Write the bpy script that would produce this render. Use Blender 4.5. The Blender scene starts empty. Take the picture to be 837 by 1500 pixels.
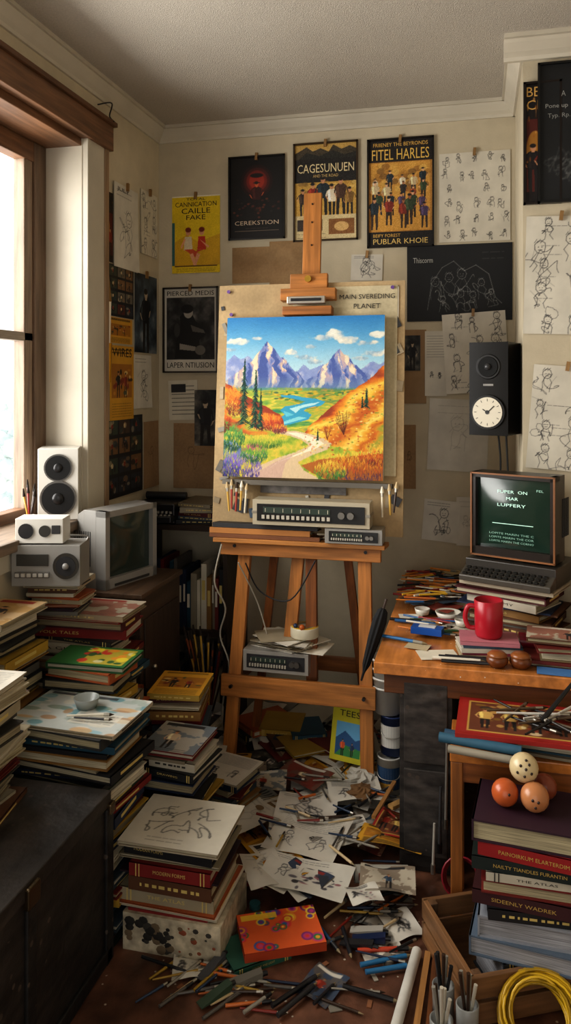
import bpy, math, random
import numpy as np
from mathutils import Vector, Matrix, Euler
R=random.Random(7)
col0=bpy.context.scene.collection
# ---------------------------------------------------------------- colour
def lin(c):
    if isinstance(c,str):
        c=c.lstrip('#'); c=[int(c[i:i+2],16)/255 for i in (0,2,4)]
    c=np.asarray(c,float)
    return np.where(c<=.04045,c/12.92,((np.clip(c,0,1)+.055)/1.055)**2.4)
# ---------------------------------------------------------------- materials
MATS={}
def newmat(name,rough=.6,metal=0,spec=.5,attr=True,base=None,noise=None,emit=0,bump=None,coat=0,fleck=None):
    m=bpy.data.materials.new(name); m.use_nodes=True; nt=m.node_tree; n=nt.nodes; l=nt.links
    b=n['Principled BSDF']; b.inputs['Roughness'].default_value=rough; b.inputs['Metallic'].default_value=metal
    b.inputs['Specular IOR Level'].default_value=spec
    if coat: b.inputs['Coat Weight'].default_value=coat; b.inputs['Coat Roughness'].default_value=.15
    if attr:
        a=n.new('ShaderNodeAttribute'); a.attribute_name='Col'; src=a.outputs['Color']
    else:
        a=n.new('ShaderNodeRGB'); a.outputs[0].default_value=(*[float(q) for q in base],1); src=a.outputs[0]
    tc=n.new('ShaderNodeTexCoord')
    if noise:
        for (scale,vec,lo,hi,det) in noise:
            mp=n.new('ShaderNodeMapping'); mp.inputs['Scale'].default_value=vec; l.new(tc.outputs['Object'],mp.inputs['Vector'])
            nz=n.new('ShaderNodeTexNoise'); nz.inputs['Scale'].default_value=scale; nz.inputs['Detail'].default_value=det
            l.new(mp.outputs[0],nz.inputs['Vector'])
            mr=n.new('ShaderNodeMapRange'); mr.inputs[1].default_value=.3; mr.inputs[2].default_value=.7; mr.inputs[3].default_value=lo; mr.inputs[4].default_value=hi
            l.new(nz.outputs['Fac'],mr.inputs[0])
            mx=n.new('ShaderNodeVectorMath'); mx.operation='SCALE'
            l.new(src,mx.inputs[0]); l.new(mr.outputs[0],mx.inputs['Scale']); src=mx.outputs[0]
    if fleck:
        sc,th,fc=fleck
        vz=n.new('ShaderNodeTexVoronoi'); vz.inputs['Scale'].default_value=sc; l.new(tc.outputs['Object'],vz.inputs['Vector'])
        lt=n.new('ShaderNodeMath'); lt.operation='LESS_THAN'; lt.inputs[1].default_value=th; l.new(vz.outputs['Distance'],lt.inputs[0])
        nz=n.new('ShaderNodeTexNoise'); nz.inputs['Scale'].default_value=5; l.new(tc.outputs['Object'],nz.inputs['Vector'])
        gt=n.new('ShaderNodeMath'); gt.operation='GREATER_THAN'; gt.inputs[1].default_value=.5; l.new(nz.outputs['Fac'],gt.inputs[0])
        mu=n.new('ShaderNodeMath'); mu.operation='MULTIPLY'; l.new(lt.outputs[0],mu.inputs[0]); l.new(gt.outputs[0],mu.inputs[1])
        mm=n.new('ShaderNodeMix'); mm.data_type='RGBA'; l.new(mu.outputs[0],mm.inputs['Factor']); l.new(src,mm.inputs['A']); mm.inputs['B'].default_value=(*[float(q) for q in lin(fc)],1)
        src=mm.outputs['Result']
    l.new(src,b.inputs['Base Color'])
    if emit:
        l.new(src,b.inputs['Emission Color']); b.inputs['Emission Strength'].default_value=emit
    if bump:
        nz=n.new('ShaderNodeTexNoise'); nz.inputs['Scale'].default_value=bump[0]; nz.inputs['Detail'].default_value=4
        l.new(tc.outputs['Object'],nz.inputs['Vector'])
        bp=n.new('ShaderNodeBump'); bp.inputs['Strength'].default_value=bump[1]; bp.inputs['Distance'].default_value=.01
        l.new(nz.outputs['Fac'],bp.inputs['Height']); l.new(bp.outputs[0],b.inputs['Normal'])
    MATS[name]=m; return m
newmat('print',.6,noise=[(9,(1,1,1),.84,1.06,4)])
newmat('canvas_oil',.6,spec=.3,bump=(160,.12))
newmat('matte',.85,noise=[(12,(1,1,1),.85,1.08,4)])
newmat('gloss',.3)
newmat('blackgloss',.22,spec=.35)
newmat('metal',.35,metal=.9)
newmat('pages',.85,noise=[(8,(1,1,70),.5,1.12,2),(6,(1,1,1),.8,1.08,3)])
newmat('wood_x',.45,noise=[(5,(.8,9,9),.62,1.22,6),(40,(.15,3,3),.85,1.08,2)],bump=(60,.08))
newmat('wood_y',.45,noise=[(5,(9,.8,9),.62,1.22,6),(40,(3,.15,3),.85,1.08,2)],bump=(60,.08))
newmat('wood_z',.45,noise=[(5,(9,9,.8),.62,1.22,6),(40,(3,3,.15),.85,1.08,2)],bump=(60,.08))
newmat('desk_wood',.25,noise=[(4,(9,.8,9),.7,1.2,6),(9,(1,1,1),.75,1.1,5)],bump=(30,.05),fleck=(38,.08,'#d9cdb8'))
newmat('worn',.7,noise=[(5,(1,1,1),.3,1.6,8),(35,(1,1,1),.6,1.3,4)],bump=(25,.3))
newmat('scuffed',.55,noise=[(3,(1,1,1),.3,1.7,8),(14,(1,.5,2.5),.35,1.9,8)],bump=(18,.5),fleck=(24,.16,'#4a4038'))
newmat('kraft',.85,noise=[(7,(1,1,1),.78,1.12,5),(90,(1,1,1),.92,1.06,2)])
newmat('screen',.12,coat=.3)
newmat('glow',.4,emit=.9)
newmat('wallpaint',.85,attr=False,base=lin('#cabea5'),noise=[(1.6,(1,1,1),.8,1.07,6),(12,(1,1,1),.93,1.03,5)],bump=(90,.1))
newmat('ceilpaint',.9,attr=False,base=lin('#c0b8ac'),noise=[(1.2,(1,1,1),.92,1.05,3),(120,(1,1,1),.9,1.06,3)],bump=(220,.5))
newmat('trimpaint',.5,attr=False,base=lin('#cbc3b2'),noise=[(4,(1,1,1),.86,1.05,5)])
newmat('floorwood',.42,attr=False,base=lin('#6a4736'),noise=[(2.2,(6,1,1),.7,1.25,6),(18,(1,1,1),.6,1.3,6),(3,(1,1,1),.7,1.2,3)],bump=(40,.2),fleck=(30,.1,'#b8ad9c'))
MI=list(MATS)
# ---------------------------------------------------------------- builder
TXT={}
def textmesh(s):
    if s in TXT: return TXT[s]
    cu=bpy.data.curves.new('tmp_txt','FONT'); cu.body=s; cu.align_x='CENTER'; cu.resolution_u=2
    ob=bpy.data.objects.new('tmp_txt',cu); col0.objects.link(ob); bpy.context.view_layer.update()
    dg=bpy.context.evaluated_depsgraph_get(); oe=ob.evaluated_get(dg); me=oe.to_mesh()
    V=np.array([v.co[:] for v in me.vertices]) if len(me.vertices) else np.zeros((0,3))
    F=[list(p.vertices) for p in me.polygons]
    oe.to_mesh_clear(); bpy.data.objects.remove(ob); bpy.data.curves.remove(cu)
    TXT[s]=(V,F); return TXT[s]
class B:
    def __init__(s,name,loc=(0,0,0),rz=0,rx=0,ry=0):
        s.name=name; s.W=Matrix.Translation(loc)@Euler((rx,ry,rz),'XYZ').to_matrix().to_4x4()
        s.ch=[]; s.nv=0; s.M=Matrix.Identity(4); s.st=[]
    def push(s,loc=(0,0,0),rz=0,rx=0,ry=0):
        s.st.append(s.M.copy()); s.M=s.M@Matrix.Translation(loc)@Euler((rx,ry,rz),'XYZ').to_matrix().to_4x4()
    def pop(s): s.M=s.st.pop()
    def add(s,V,F,c,mat='print',smooth=False):
        V=np.asarray([tuple(v) for v in V],float).reshape(-1,3)
        if not len(V) or not len(F): return
        M=np.array(s.M); V=V@M[:3,:3].T+M[:3,3]
        tot=np.array([len(f) for f in F],int); lv=np.concatenate([np.asarray(f,int) for f in F])+s.nv
        c=np.asarray(lin(c) if (isinstance(c,str) or np.ndim(c)==1) else c,float)
        C=np.tile(c,(len(lv),1)) if c.ndim==1 else c
        s.ch.append((V,lv,tot,C,np.full(len(tot),MI.index(mat)),np.full(len(tot),smooth))); s.nv+=len(V)
    def hexa(s,P,c,mat='print'):
        s.add(P,[(0,3,2,1),(4,5,6,7),(0,1,5,4),(1,2,6,5),(2,3,7,6),(3,0,4,7)],c,mat)
    def box(s,cx,cy,cz,sx,sy,sz,c,mat='print',rz=0,rx=0,ry=0):
        if rz or rx or ry: s.push((cx,cy,cz),rz,rx,ry); cx=cy=cz=0; pp=True
        else: pp=False
        x,y,z=sx/2,sy/2,sz/2
        s.hexa([(cx-x,cy-y,cz-z),(cx+x,cy-y,cz-z),(cx+x,cy+y,cz-z),(cx-x,cy+y,cz-z),(cx-x,cy-y,cz+z),(cx+x,cy-y,cz+z),(cx+x,cy+y,cz+z),(cx-x,cy+y,cz+z)],c,mat)
        if pp: s.pop()
    def bx(s,x0,x1,y0,y1,z0,z1,c,mat='print'): s.box((x0+x1)/2,(y0+y1)/2,(z0+z1)/2,x1-x0,y1-y0,z1-z0,c,mat)
    def beam(s,p0,p1,w,d,c,mat='wood_z'):
        p0=Vector(p0);p1=Vector(p1);z=(p1-p0).normalized()
        if abs(z.x)>.9: y=Vector((0,1,0)); x=y.cross(z).normalized(); y=z.cross(x)
        else: x=Vector((1,0,0)); y=z.cross(x).normalized(); x=y.cross(z)
        P=[]
        for p in (p0,p1):
            for a,b in ((-1,-1),(1,-1),(1,1),(-1,1)): P.append(p+x*(a*w/2)+y*(b*d/2))
        s.hexa(P,c,mat)
    def cyl(s,p0,p1,r0,r1=None,c='#888888',mat='print',n=14,caps=True):
        r1=r0 if r1 is None else r1
        p0=Vector(p0);p1=Vector(p1);z=(p1-p0); z.normalize(); x=z.orthogonal().normalized(); y=z.cross(x)
        V=[];F=[]
        for p,r in((p0,r0),(p1,r1)):
            for i in range(n):
                a=2*math.pi*i/n; V.append(p+x*(r*math.cos(a))+y*(r*math.sin(a)))
        for i in range(n): j=(i+1)%n; F.append((i,j,n+j,n+i))
        s.add(V,F,c,mat,True)
        if caps:
            if r0>1e-5: s.add(V[:n],[tuple(range(n))[::-1]],c,mat)
            if r1>1e-5: s.add(V[n:],[tuple(range(n))],c,mat)
    def lathe(s,c0,prof,c,mat='gloss',n=24,fl=None):
        V=[];F=[];m=len(prof)
        for r,z in prof:
            for i in range(n):
                a=2*math.pi*i/n; q=r*(1+(fl[0]*math.sin(fl[1]*a) if fl else 0)); V.append((c0[0]+q*math.cos(a),c0[1]+q*math.sin(a),c0[2]+z))
        for k in range(m-1):
            for i in range(n):
                j=(i+1)%n; F.append((k*n+i,k*n+j,(k+1)*n+j,(k+1)*n+i))
        s.add(V,F,c,mat,True)
    def sphere(s,c0,r,c,mat='gloss',n=16,sc=(1,1,1)):
        V=[];F=[];m=n//2+1
        for k in range(m):
            t=math.pi*k/(m-1)
            for i in range(n):
                a=2*math.pi*i/n; V.append((c0[0]+sc[0]*r*math.sin(t)*math.cos(a),c0[1]+sc[1]*r*math.sin(t)*math.sin(a),c0[2]-sc[2]*r*math.cos(t)))
        for k in range(m-1):
            for i in range(n):
                j=(i+1)%n; F.append((k*n+i,k*n+j,(k+1)*n+j,(k+1)*n+i))
        s.add(V,F,c,mat,True)
    def tube(s,pts,r,c,mat='print',n=7,sm=True):
        pts=[Vector(p) for p in pts]
        if sm and len(pts)>2:
            q=[]
            P=[pts[0]]+pts+[pts[-1]]
            for i in range(1,len(P)-2):
                for k in range(6):
                    t=k/6; a,b,c1,d=P[i-1],P[i],P[i+1],P[i+2]
                    q.append(((2*b)+(c1-a)*t+(2*a-5*b+4*c1-d)*(t*t)+(3*b-a-3*c1+d)*(t**3))*.5)
            q.append(pts[-1]); pts=q
        V=[];F=[];m=len(pts); up=None
        for k,p in enumerate(pts):
            z=(pts[min(k+1,m-1)]-pts[max(k-1,0)]).normalized()
            if up is None: up=z.orthogonal().normalized()
            x=(up-z*up.dot(z)).normalized(); up=x; y=z.cross(x)
            for i in range(n):
                a=2*math.pi*i/n; V.append(p+x*(r*math.cos(a))+y*(r*math.sin(a)))
        for k in range(m-1):
            for i in range(n):
                j=(i+1)%n; F.append((k*n+i,k*n+j,(k+1)*n+j,(k+1)*n+i))
        s.add(V,F,c,mat,True)
        s.add(V[:n],[tuple(range(n))[::-1]],c,mat); s.add(V[-n:],[tuple(range(n))],c,mat)
    def image(s,x0,z0,w,h,arr,y=0,mat='print',flat=False,bend=None):
        """arr [H,W,3] sRGB, row 0 at top. Vertical sheet facing -Y; flat=True lies in XY facing +Z"""
        H,W=arr.shape[:2]
        gx,gz=np.meshgrid(np.linspace(x0,x0+w,W),np.linspace(z0+h,z0,H))
        g=np.full_like(gx,y)
        if bend is not None: g=g+bend((gx-x0)/w,(gz-z0)/h)
        V=np.stack([gx,gz,g] if flat else [gx,g,gz],-1).reshape(-1,3)
        idx=np.arange(H*W).reshape(H,W)
        q=np.stack([idx[1:,:-1],idx[1:,1:],idx[:-1,1:],idx[:-1,:-1]],-1).reshape(-1,4)
        M=np.array(s.M); V=V@M[:3,:3].T+M[:3,3]
        C=lin(np.clip(arr,0,1)).reshape(-1,3)[q.reshape(-1)]
        s.ch.append((V,q.reshape(-1)+s.nv,np.full(len(q),4),C,np.full(len(q),MI.index(mat)),np.full(len(q),bend is not None))); s.nv+=len(V)
    def text(s,t,x0,x1,z0,z1,y,c,mat='print',flat=False):
        V,F=textmesh(t)
        if not len(V): return
        mn=V.min(0);mx=V.max(0)
        a=x0+(V[:,0]-mn[0])/(mx[0]-mn[0]+1e-9)*(x1-x0); b=z0+(V[:,1]-mn[1])/(mx[1]-mn[1]+1e-9)*(z1-z0)
        g=np.full(len(V),float(y)); U=np.stack([a,b,g] if flat else [a,g,b],-1)
        s.add(U,F,c,mat)
    def done(s,bevel=0):
        V=np.concatenate([c[0] for c in s.ch]); lv=np.concatenate([c[1] for c in s.ch]); tot=np.concatenate([c[2] for c in s.ch])
        C=np.concatenate([c[3] for c in s.ch]); mt=np.concatenate([c[4] for c in s.ch]); sm=np.concatenate([c[5] for c in s.ch])
        used=sorted(set(mt.tolist())); rm=np.zeros(len(MI),int)
        me=bpy.data.meshes.new(s.name)
        for k,u in enumerate(used): rm[u]=k; me.materials.append(MATS[MI[u]])
        me.vertices.add(len(V)); me.vertices.foreach_set('co',V.astype(np.float32).ravel())
        me.loops.add(len(lv)); me.loops.foreach_set('vertex_index',lv.astype(np.int32))
        me.polygons.add(len(tot)); st=np.concatenate([[0],np.cumsum(tot)[:-1]])
        me.polygons.foreach_set('loop_start',st.astype(np.int32)); me.polygons.foreach_set('loop_total',tot.astype(np.int32))
        me.polygons.foreach_set('material_index',rm[mt].astype(np.int32)); me.polygons.foreach_set('use_smooth',sm.astype(bool))
        at=me.color_attributes.new('Col','FLOAT_COLOR','CORNER')
        at.data.foreach_set('color',np.concatenate([C,np.ones((len(C),1))],1).astype(np.float32).ravel())
        me.update(calc_edges=True)
        ob=bpy.data.objects.new(s.name,me); col0.objects.link(ob); ob.matrix_world=s.W
        if bevel:
            bm=ob.modifiers.new('bevel','BEVEL'); bm.width=bevel; bm.segments=2; bm.limit_method='ANGLE'; bm.angle_limit=math.radians(50)
        return ob
    # ------------------------------------------------ composite parts
    def book(s,cx,cy,z0,w,d,h,rz,c,spine='front',pg='#d9cfb8',lab=True,mat='print',title=None):
        s.push((cx,cy,z0),rz); t=min(.0045,h*.22); i=.006
        s.box(0,0,t/2,w,d,t,c,mat); s.box(0,0,h-t/2,w,d,t,c,mat)
        x0,x1,y0,y1=-w/2+i,w/2-i,-d/2+i,d/2-i
        if spine=='front': y0=-d/2+t
        if spine=='left': x0=-w/2+t
        if spine=='right': x1=w/2-t
        s.bx(x0,x1,y0,y1,t,h-t,pg,'pages')
        lc='#c9b26a' if sum(lin(c))<.9 else '#33302c'
        if spine=='front':
            s.bx(-w/2,w/2,-d/2-.0005,-d/2+t,0,h,c,mat)
            if title: s.text(title,-w*.3,w*.36,h*.34,h*.62,-d/2-.0012,'#b89a50')
            elif lab and h>.016:
                x=-w*.36; m=R.choice(['dash','band','ttl'])
                if m=='ttl': s.text(R.choice(TT),-w*.38,w*R.uniform(-.05,.25),h*.34,h*.64,-d/2-.0012,lc)
                elif m=='band':
                    for q in(-.42,-.38,.38,.42): s.bx(w*q,w*q+.003,-d/2-.0012,-d/2-.0004,0,h,lc,mat)
                    s.text(R.choice(TT),-w*.2,w*.2,h*.36,h*.64,-d/2-.0012,lc)
                else:
                    while x<w*.34:
                        L=R.uniform(.005,.02)
                        if x+L<w*.4: s.bx(x,x+L,-d/2-.0012,-d/2-.0004,h*.38,h*.6,lc,mat)
                        x+=L+R.uniform(.003,.012)
        elif spine=='right':
            s.bx(w/2-t,w/2+.0005,-d/2,d/2,0,h,c,mat); s.bx(w/2,w/2+.0012,-d*.3,d*.2,h*.35,h*.65,lc,mat)
        elif spine=='left': s.bx(-w/2-.0005,-w/2+t,-d/2,d/2,0,h,c,mat)
        s.pop()
    def pen(s,x,y,z,a,L,c,r=.0045,tilt=0,brush=False,mat='gloss'):
        s.push((x,y,z),a,0,-tilt)
        if brush:
            s.cyl((-L/2,0,0),(L*.28,0,0),r*.6,r,c,mat,8); s.cyl((L*.28,0,0),(L*.4,0,0),r,r*.95,'#b9b4a8','metal',8)
            s.cyl((L*.4,0,0),(L*.5,0,0),r*1.1,.0005,'#3a2a1c','matte',8)
        else:
            s.cyl((-L/2,0,0),(L*.2,0,0),r,r,c,mat,8); s.cyl((L*.2,0,0),(L*.4,0,0),r*1.08,r*.95,R.choice(['#8a8478','#1c1c1e',c,c,'#2a2a2c']),mat,8)
            s.cyl((L*.4,0,0),(L*.5,0,0),r*.8,.0008,'#8a7a5a','print',8)
        s.pop()
TT=['HISTORY OF ART','THE ATLAS','COLOUR AND LIGHT','DRAWING','NATURE STUDIES','MODERN FORMS','A GUIDE','LETTERS','ANATOMY','FOLK TALES']
# ---------------------------------------------------------------- raster canvas
class Cv:
    def __init__(s,w,h,c):
        s.w,s.h=w,h; s.a=np.zeros((h,w,3)); s.a[:]=s.C(c)
    def C(s,c): return np.array([int(c[i:i+2],16)/255 for i in (1,3,5)]) if isinstance(c,str) else np.asarray(c)
    def win(s,x0,y0,x1,y1):
        a=max(0,int(x0)-1);b=max(0,int(y0)-1);c=min(s.w,int(x1)+3);d=min(s.h,int(y1)+3)
        if c<=a or d<=b: return None
        yy,xx=np.mgrid[b:d,a:c]; return a,b,c,d,xx+.5,yy+.5
    def mix(s,W,m,c): 
        a,b,cc,d=W[:4]; m=np.clip(m,0,1)[...,None]; s.a[b:d,a:cc]=s.a[b:d,a:cc]*(1-m)+s.C(c)*m
    def poly(s,P,c,al=1):
        P=[(x*s.w,y*s.h) for x,y in P]; xs=[p[0] for p in P]; ys=[p[1] for p in P]
        W=s.win(min(xs),min(ys),max(xs),max(ys))
        if W is None: return
        xx,yy=W[4],W[5]; ins=np.zeros(xx.shape,bool)
        for i in range(len(P)):
            x1,y1=P[i];x2,y2=P[i-1]
            if y1==y2: continue
            ins^=((y1>yy)!=(y2>yy))&(xx<(x2-x1)*(yy-y1)/(y2-y1)+x1)
        s.mix(W,ins*float(al),c)
    def rect(s,x0,y0,x1,y1,c,al=1): s.poly([(x0,y0),(x1,y0),(x1,y1),(x0,y1)],c,al)
    def ell(s,cx,cy,rx,ry,c,al=1,soft=1.0):
        W=s.win((cx-rx)*s.w,(cy-ry)*s.h,(cx+rx)*s.w,(cy+ry)*s.h)
        if W is None: return
        k=np.sqrt(((W[4]-cx*s.w)/(rx*s.w))**2+((W[5]-cy*s.h)/(ry*s.h))**2)
        s.mix(W,np.clip((1-k)*min(rx*s.w,ry*s.h)/soft,0,1)*al,c)
    def ln(s,x0,y0,x1,y1,wd,c,al=1,px=False):
        if not px: x0*=s.w;x1*=s.w;y0*=s.h;y1*=s.h
        W=s.win(min(x0,x1)-wd,min(y0,y1)-wd,max(x0,x1)+wd,max(y0,y1)+wd)
        if W is None: return
        dx,dy=x1-x0,y1-y0; L=dx*dx+dy*dy+1e-9
        t=np.clip(((W[4]-x0)*dx+(W[5]-y0)*dy)/L,0,1); D=np.hypot(W[4]-x0-t*dx,W[5]-y0-t*dy)
        s.mix(W,np.clip(wd/2+.5-D,0,1)*al,c)
    def path(s,P,wd,c,al=1):
        for a,b in zip(P[:-1],P[1:]): s.ln(a[0],a[1],b[0],b[1],wd,c,al)
    def curl(s,cx,cy,r,c='#2d2c2e',al=.8,wd=.9,turns=1.0,n=26):
        """loose continuous pen line: sum of a few harmonics"""
        A=s.w/s.h; H=[(R.uniform(.3,1)/(k**.9),R.uniform(0,6.3),R.uniform(.3,1)/(k**.9),R.uniform(0,6.3)) for k in(1,2,3,5)]
        N=sum(h[0] for h in H); M=sum(h[2] for h in H); P=[]
        for i in range(n+1):
            t=i/n*6.283*turns; X=sum(h[0]*math.sin(k*t+h[1]) for k,h in zip((1,2,3,5),H))/N; Y=sum(h[2]*math.sin(k*t+h[3]) for k,h in zip((1,2,3,5),H))/M
            P.append((cx+1.5*r*X,cy+1.5*r*Y*A))
        s.path(P,wd,c,al)
    def study(s,cx,cy,r,c='#2d2c2e',al=.8,wd=.9):
        """loose character study: head ring, features, trailing body lines"""
        A=s.w/s.h
        s.curl(cx+R.uniform(-.1,.1)*r,cy+.2*r*A,r*R.uniform(.55,.8),c,al*.85,wd,R.choice([.5,.7,.8]))
        hx,hy=cx+R.uniform(-.3,.3)*r,cy-R.uniform(.4,.8)*r*A; q=r*R.uniform(.28,.42)
        s.path([(hx+q*math.cos(a*.7)*R.uniform(.85,1.1),hy+q*A*math.sin(a*.7)*1.1) for a in range(10)],wd,c,al)
        s.ell(hx-q*.3,hy,q*.14,q*.14*A,c,al); s.ell(hx+q*.3,hy,q*.14,q*.14*A,c,al); s.ln(hx-q*.3,hy+q*.5*A,hx+q*.3,hy+q*.45*A,wd,c,al)
        for k in range(3): s.ln(hx-q+k*q*.5,hy-q*.7*A,hx-q*.6+k*q*.6,hy-q*1.3*A,wd,c,al*.8)
        for sg in(-1,1):
            x0=hx+sg*q*.6; y0=hy+q*1.1*A; s.path([(x0,y0),(x0+sg*R.uniform(.1,.3)*r,y0+.35*r*A),(x0+sg*R.uniform(-.1,.25)*r,y0+.8*r*A),(x0+sg*R.uniform(0,.3)*r,y0+1.2*r*A)],wd,c,al*.85)
        for k in range(R.randint(0,2)): s.ln(cx+R.uniform(-r,r),cy+R.uniform(-r,r)*A,cx+R.uniform(-r,r)*.5,cy+R.uniform(-r,r)*A,wd*.7,c,al*.4)
    def lines(s,x0,y0,x1,y1,n,c,al=.7,wd=.8):
        for i in range(n):
            y=y0+(y1-y0)*i/max(1,n-1); x=x0
            while x<x1:
                L=R.uniform(.03,.1); s.ln(x,y,min(x+L,x1),y,wd,c,al); x+=L+.02
    def fig(s,x,y,h,c,hd='#c99068',leg='#211c1a'):
        """painted figure, feet at y, h = height fraction"""
        A=s.h/s.w; q=lambda a,b:(x+a*h*A,y-b*h)
        w=R.uniform(-.03,.03)
        for sg in(-1,1): s.poly([q(sg*.02,.48),q(sg*.11,.48),q(sg*(.1+w),.0),q(sg*(.04+w),.0)],leg)
        s.poly([q(-.11,.46),q(-.15,.78),q(-.07,.84),q(.07,.84),q(.15,.78),q(.11,.46)],c)
        lt=np.clip(s.C(c)*1.35+.05,0,1); s.poly([q(-.1,.5),q(-.13,.77),q(-.06,.82),q(-.03,.5)],lt,.7)
        for sg in(-1,1):
            ex=sg*R.uniform(.17,.24); ey=R.uniform(.52,.7)
            s.poly([q(sg*.13,.8),q(sg*.16,.76),q(ex,ey),q(ex-sg*.04,ey-.02)],c); s.poly([q(ex,ey),q(ex-sg*.04,ey-.02),q(ex*.6,ey-.12),q(ex*.6+sg*.03,ey-.1)],hd)
        s.poly([q(-.03,.86),q(.03,.86),q(.03,.82),q(-.03,.82)],hd)
        s.ell(x,y-h*.91,.062*h*A,.075*h,hd); s.ell(x-.008*h*A,y-h*.955,.07*h*A,.05*h,R.choice(['#241a14','#1a1512','#5a3a20']))
        if R.random()<.35: s.rect(x-.1*h*A,y-.965*h,x+.1*h*A,y-.945*h,'#2a2420')
    def speck(s,n,cols,r=.02):
        for i in range(n): s.ell(R.random(),R.random(),R.uniform(.3,1)*r,R.uniform(.3,1)*r,R.choice(cols),R.uniform(.3,.9))
    def grain(s,k=.04,seed=1):
        g=np.random.RandomState(seed).randn(s.h,s.w,1)*k; s.a=np.clip(s.a+g,0,1)
def fn(n,fx,fy,seed,octv=4):
    rs=np.random.RandomState(seed); out=np.zeros((n,n)); amp=1; tot=0
    for o in range(octv):
        gx,gy=int(fx*2**o)+2,int(fy*2**o)+2; g=rs.rand(gy,gx)
        yy=np.linspace(0,gy-1.001,n); xx=np.linspace(0,gx-1.001,n); y0=yy.astype(int); x0=xx.astype(int); ty=(yy-y0)[:,None]; tx=(xx-x0)[None]
        ty=ty*ty*(3-2*ty); tx=tx*tx*(3-2*tx)
        a=g[y0][:,x0];b=g[y0][:,x0+1];c=g[y0+1][:,x0];d=g[y0+1][:,x0+1]
        out+=amp*((a*(1-tx)+b*tx)*(1-ty)+(c*(1-tx)+d*tx)*ty); tot+=amp; amp*=.55
    return out/tot
def ramp(t,cols):
    C=np.array([[int(c[i:i+2],16)/255 for i in (1,3,5)] for c in cols]); t=np.clip(t,0,.9999)*(len(cols)-1); i=t.astype(int); f=(t-i)[...,None]
    return C[i]*(1-f)+C[np.minimum(i+1,len(cols)-1)]*f
def landscape(n=480):
    v=Cv(n,n,'#5aa9dd'); y,x=np.mgrid[0:n,0:n]/n
    n1=fn(n,6,6,1,5); n2=fn(n,18,18,2,4); ns=fn(n,5,26,3,4); nr=fn(n,16,5,9,5)
    a=ramp(y/.38+.12*(n1-.5),['#3c8cc8','#5fa8d6','#8cc5e2','#b4dcea','#d3e8ea'])
    def put(m,c):
        nonlocal a
        m=np.clip(m,0,1)[...,None]; a=a*(1-m)+c*m
    ip=lambda P:np.interp(x,[p[0] for p in P],[p[1] for p in P])
    cl=np.zeros((n,n))
    for cx,cy,sx,sy in((.62,.135,.08,.03),(.70,.115,.07,.035),(.79,.15,.09,.03),(.88,.17,.08,.024),(.94,.12,.07,.02),(.55,.19,.06,.018),(.09,.155,.09,.022),(.20,.135,.05,.014),(.42,.225,.06,.018),(.50,.255,.07,.02),(.03,.205,.06,.016),(.94,.235,.08,.022),(.86,.265,.06,.014),(.57,.285,.07,.016)):
        cl=np.maximum(cl,np.exp(-((x-cx)/sx)**2-((y-cy)/sy)**2))
    m=np.clip((cl+1.2*(n2-.5)+.4*(n1-.5)-.42)*4,0,1); put(m*.92,ramp(np.clip(.45+2.2*(n2-.5)+(y-.15)*-2,0,1),['#9db9cc','#cfd8da','#f3ead6','#fff8e6']))
    r0=ip([(0,.27),(.05,.235),(.1,.265),(.14,.245),(.2,.28),(.3,.34),(.42,.36),(.47,.33),(.5,.30),(.54,.335),(.58,.32),(.62,.295),(.7,.36),(.84,.34),(.89,.31),(.93,.28),(.97,.31),(1,.29)])+.035*(nr-.5)
    put((y>r0)*1.,ramp(n2*.9+(y-r0)*2+.2*(nr-.5),['#8292c6','#9fadd4','#8f9fd0','#c4c8de','#a4c4cc']))
    def mountain(P,peaks,seed,lit,sh):
        r=ip(P)+.026*(nr-.5); d=y-r
        wv=fn(n,3,14,seed+5,4)-.5; f=fn(n,20,7,seed+7,5); L=np.zeros((n,n)); best=np.full((n,n),9.)
        for (px,py,sl) in peaks:
            zig=px+(y-py)*sl+.11*wv; dd=np.abs(x-zig); l=np.where(x<zig,1.,0.)*np.clip(1-dd*9,0,1); L=np.where(dd<best,l,L); best=np.minimum(best,dd)
        L=np.clip(L*.75+np.clip((f-.52)*5,-.5,.6)-d*1.0+.18+.3*(n2-.5),0,1)
        col=ramp(L,sh+lit)
        hz=np.clip((y-.37)*6,0,.6)[...,None]; col=col*(1-hz)+np.array([.58,.70,.74])*hz
        put((y<.5)*np.clip(d*400,0,1),col)
    mountain([(0,.5),(.0,.40),(.05,.36),(.09,.335),(.13,.30),(.17,.275),(.2,.225),(.225,.205),(.265,.148),(.29,.18),(.32,.205),(.35,.25),(.38,.262),(.43,.325),(.47,.345),(.5,.39),(.56,.45),(.57,.6),(1,.9)],[(.268,.15,.25),(.225,.21,-.25),(.13,.3,-.1),(.36,.255,.35),(.45,.34,.3),(.06,.36,0)],21,['#a99fc2','#cfb3b2','#e8cba8','#f5e2c2'],['#5568a8','#6a7db8','#7f8fc4','#949fcc'])
    mountain([(0,.9),(.44,.6),(.46,.46),(.51,.41),(.55,.38),(.58,.365),(.62,.31),(.65,.29),(.68,.245),(.725,.2),(.75,.235),(.78,.25),(.81,.295),(.83,.3),(.87,.345),(.9,.35),(.98,.42),(1,.43)],[(.727,.2,.2),(.69,.25,-.35),(.62,.31,-.2),(.81,.29,.4),(.55,.385,0),(.9,.35,.3)],41,['#aca4c6','#d2b8b8','#ecd0ac','#f7e6c8'],['#5c6fb0','#7284bc','#8896c6','#9ba6ce'])
    p0=.448+.014*(n1-.5)+0*x; put((y>p0)*1.,ramp(ns*1.7-.35,['#3f8f6a','#7fae50','#c3c84c','#ecd258','#9ab850','#e2bc42','#6f9c58','#e8a840']))
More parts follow.
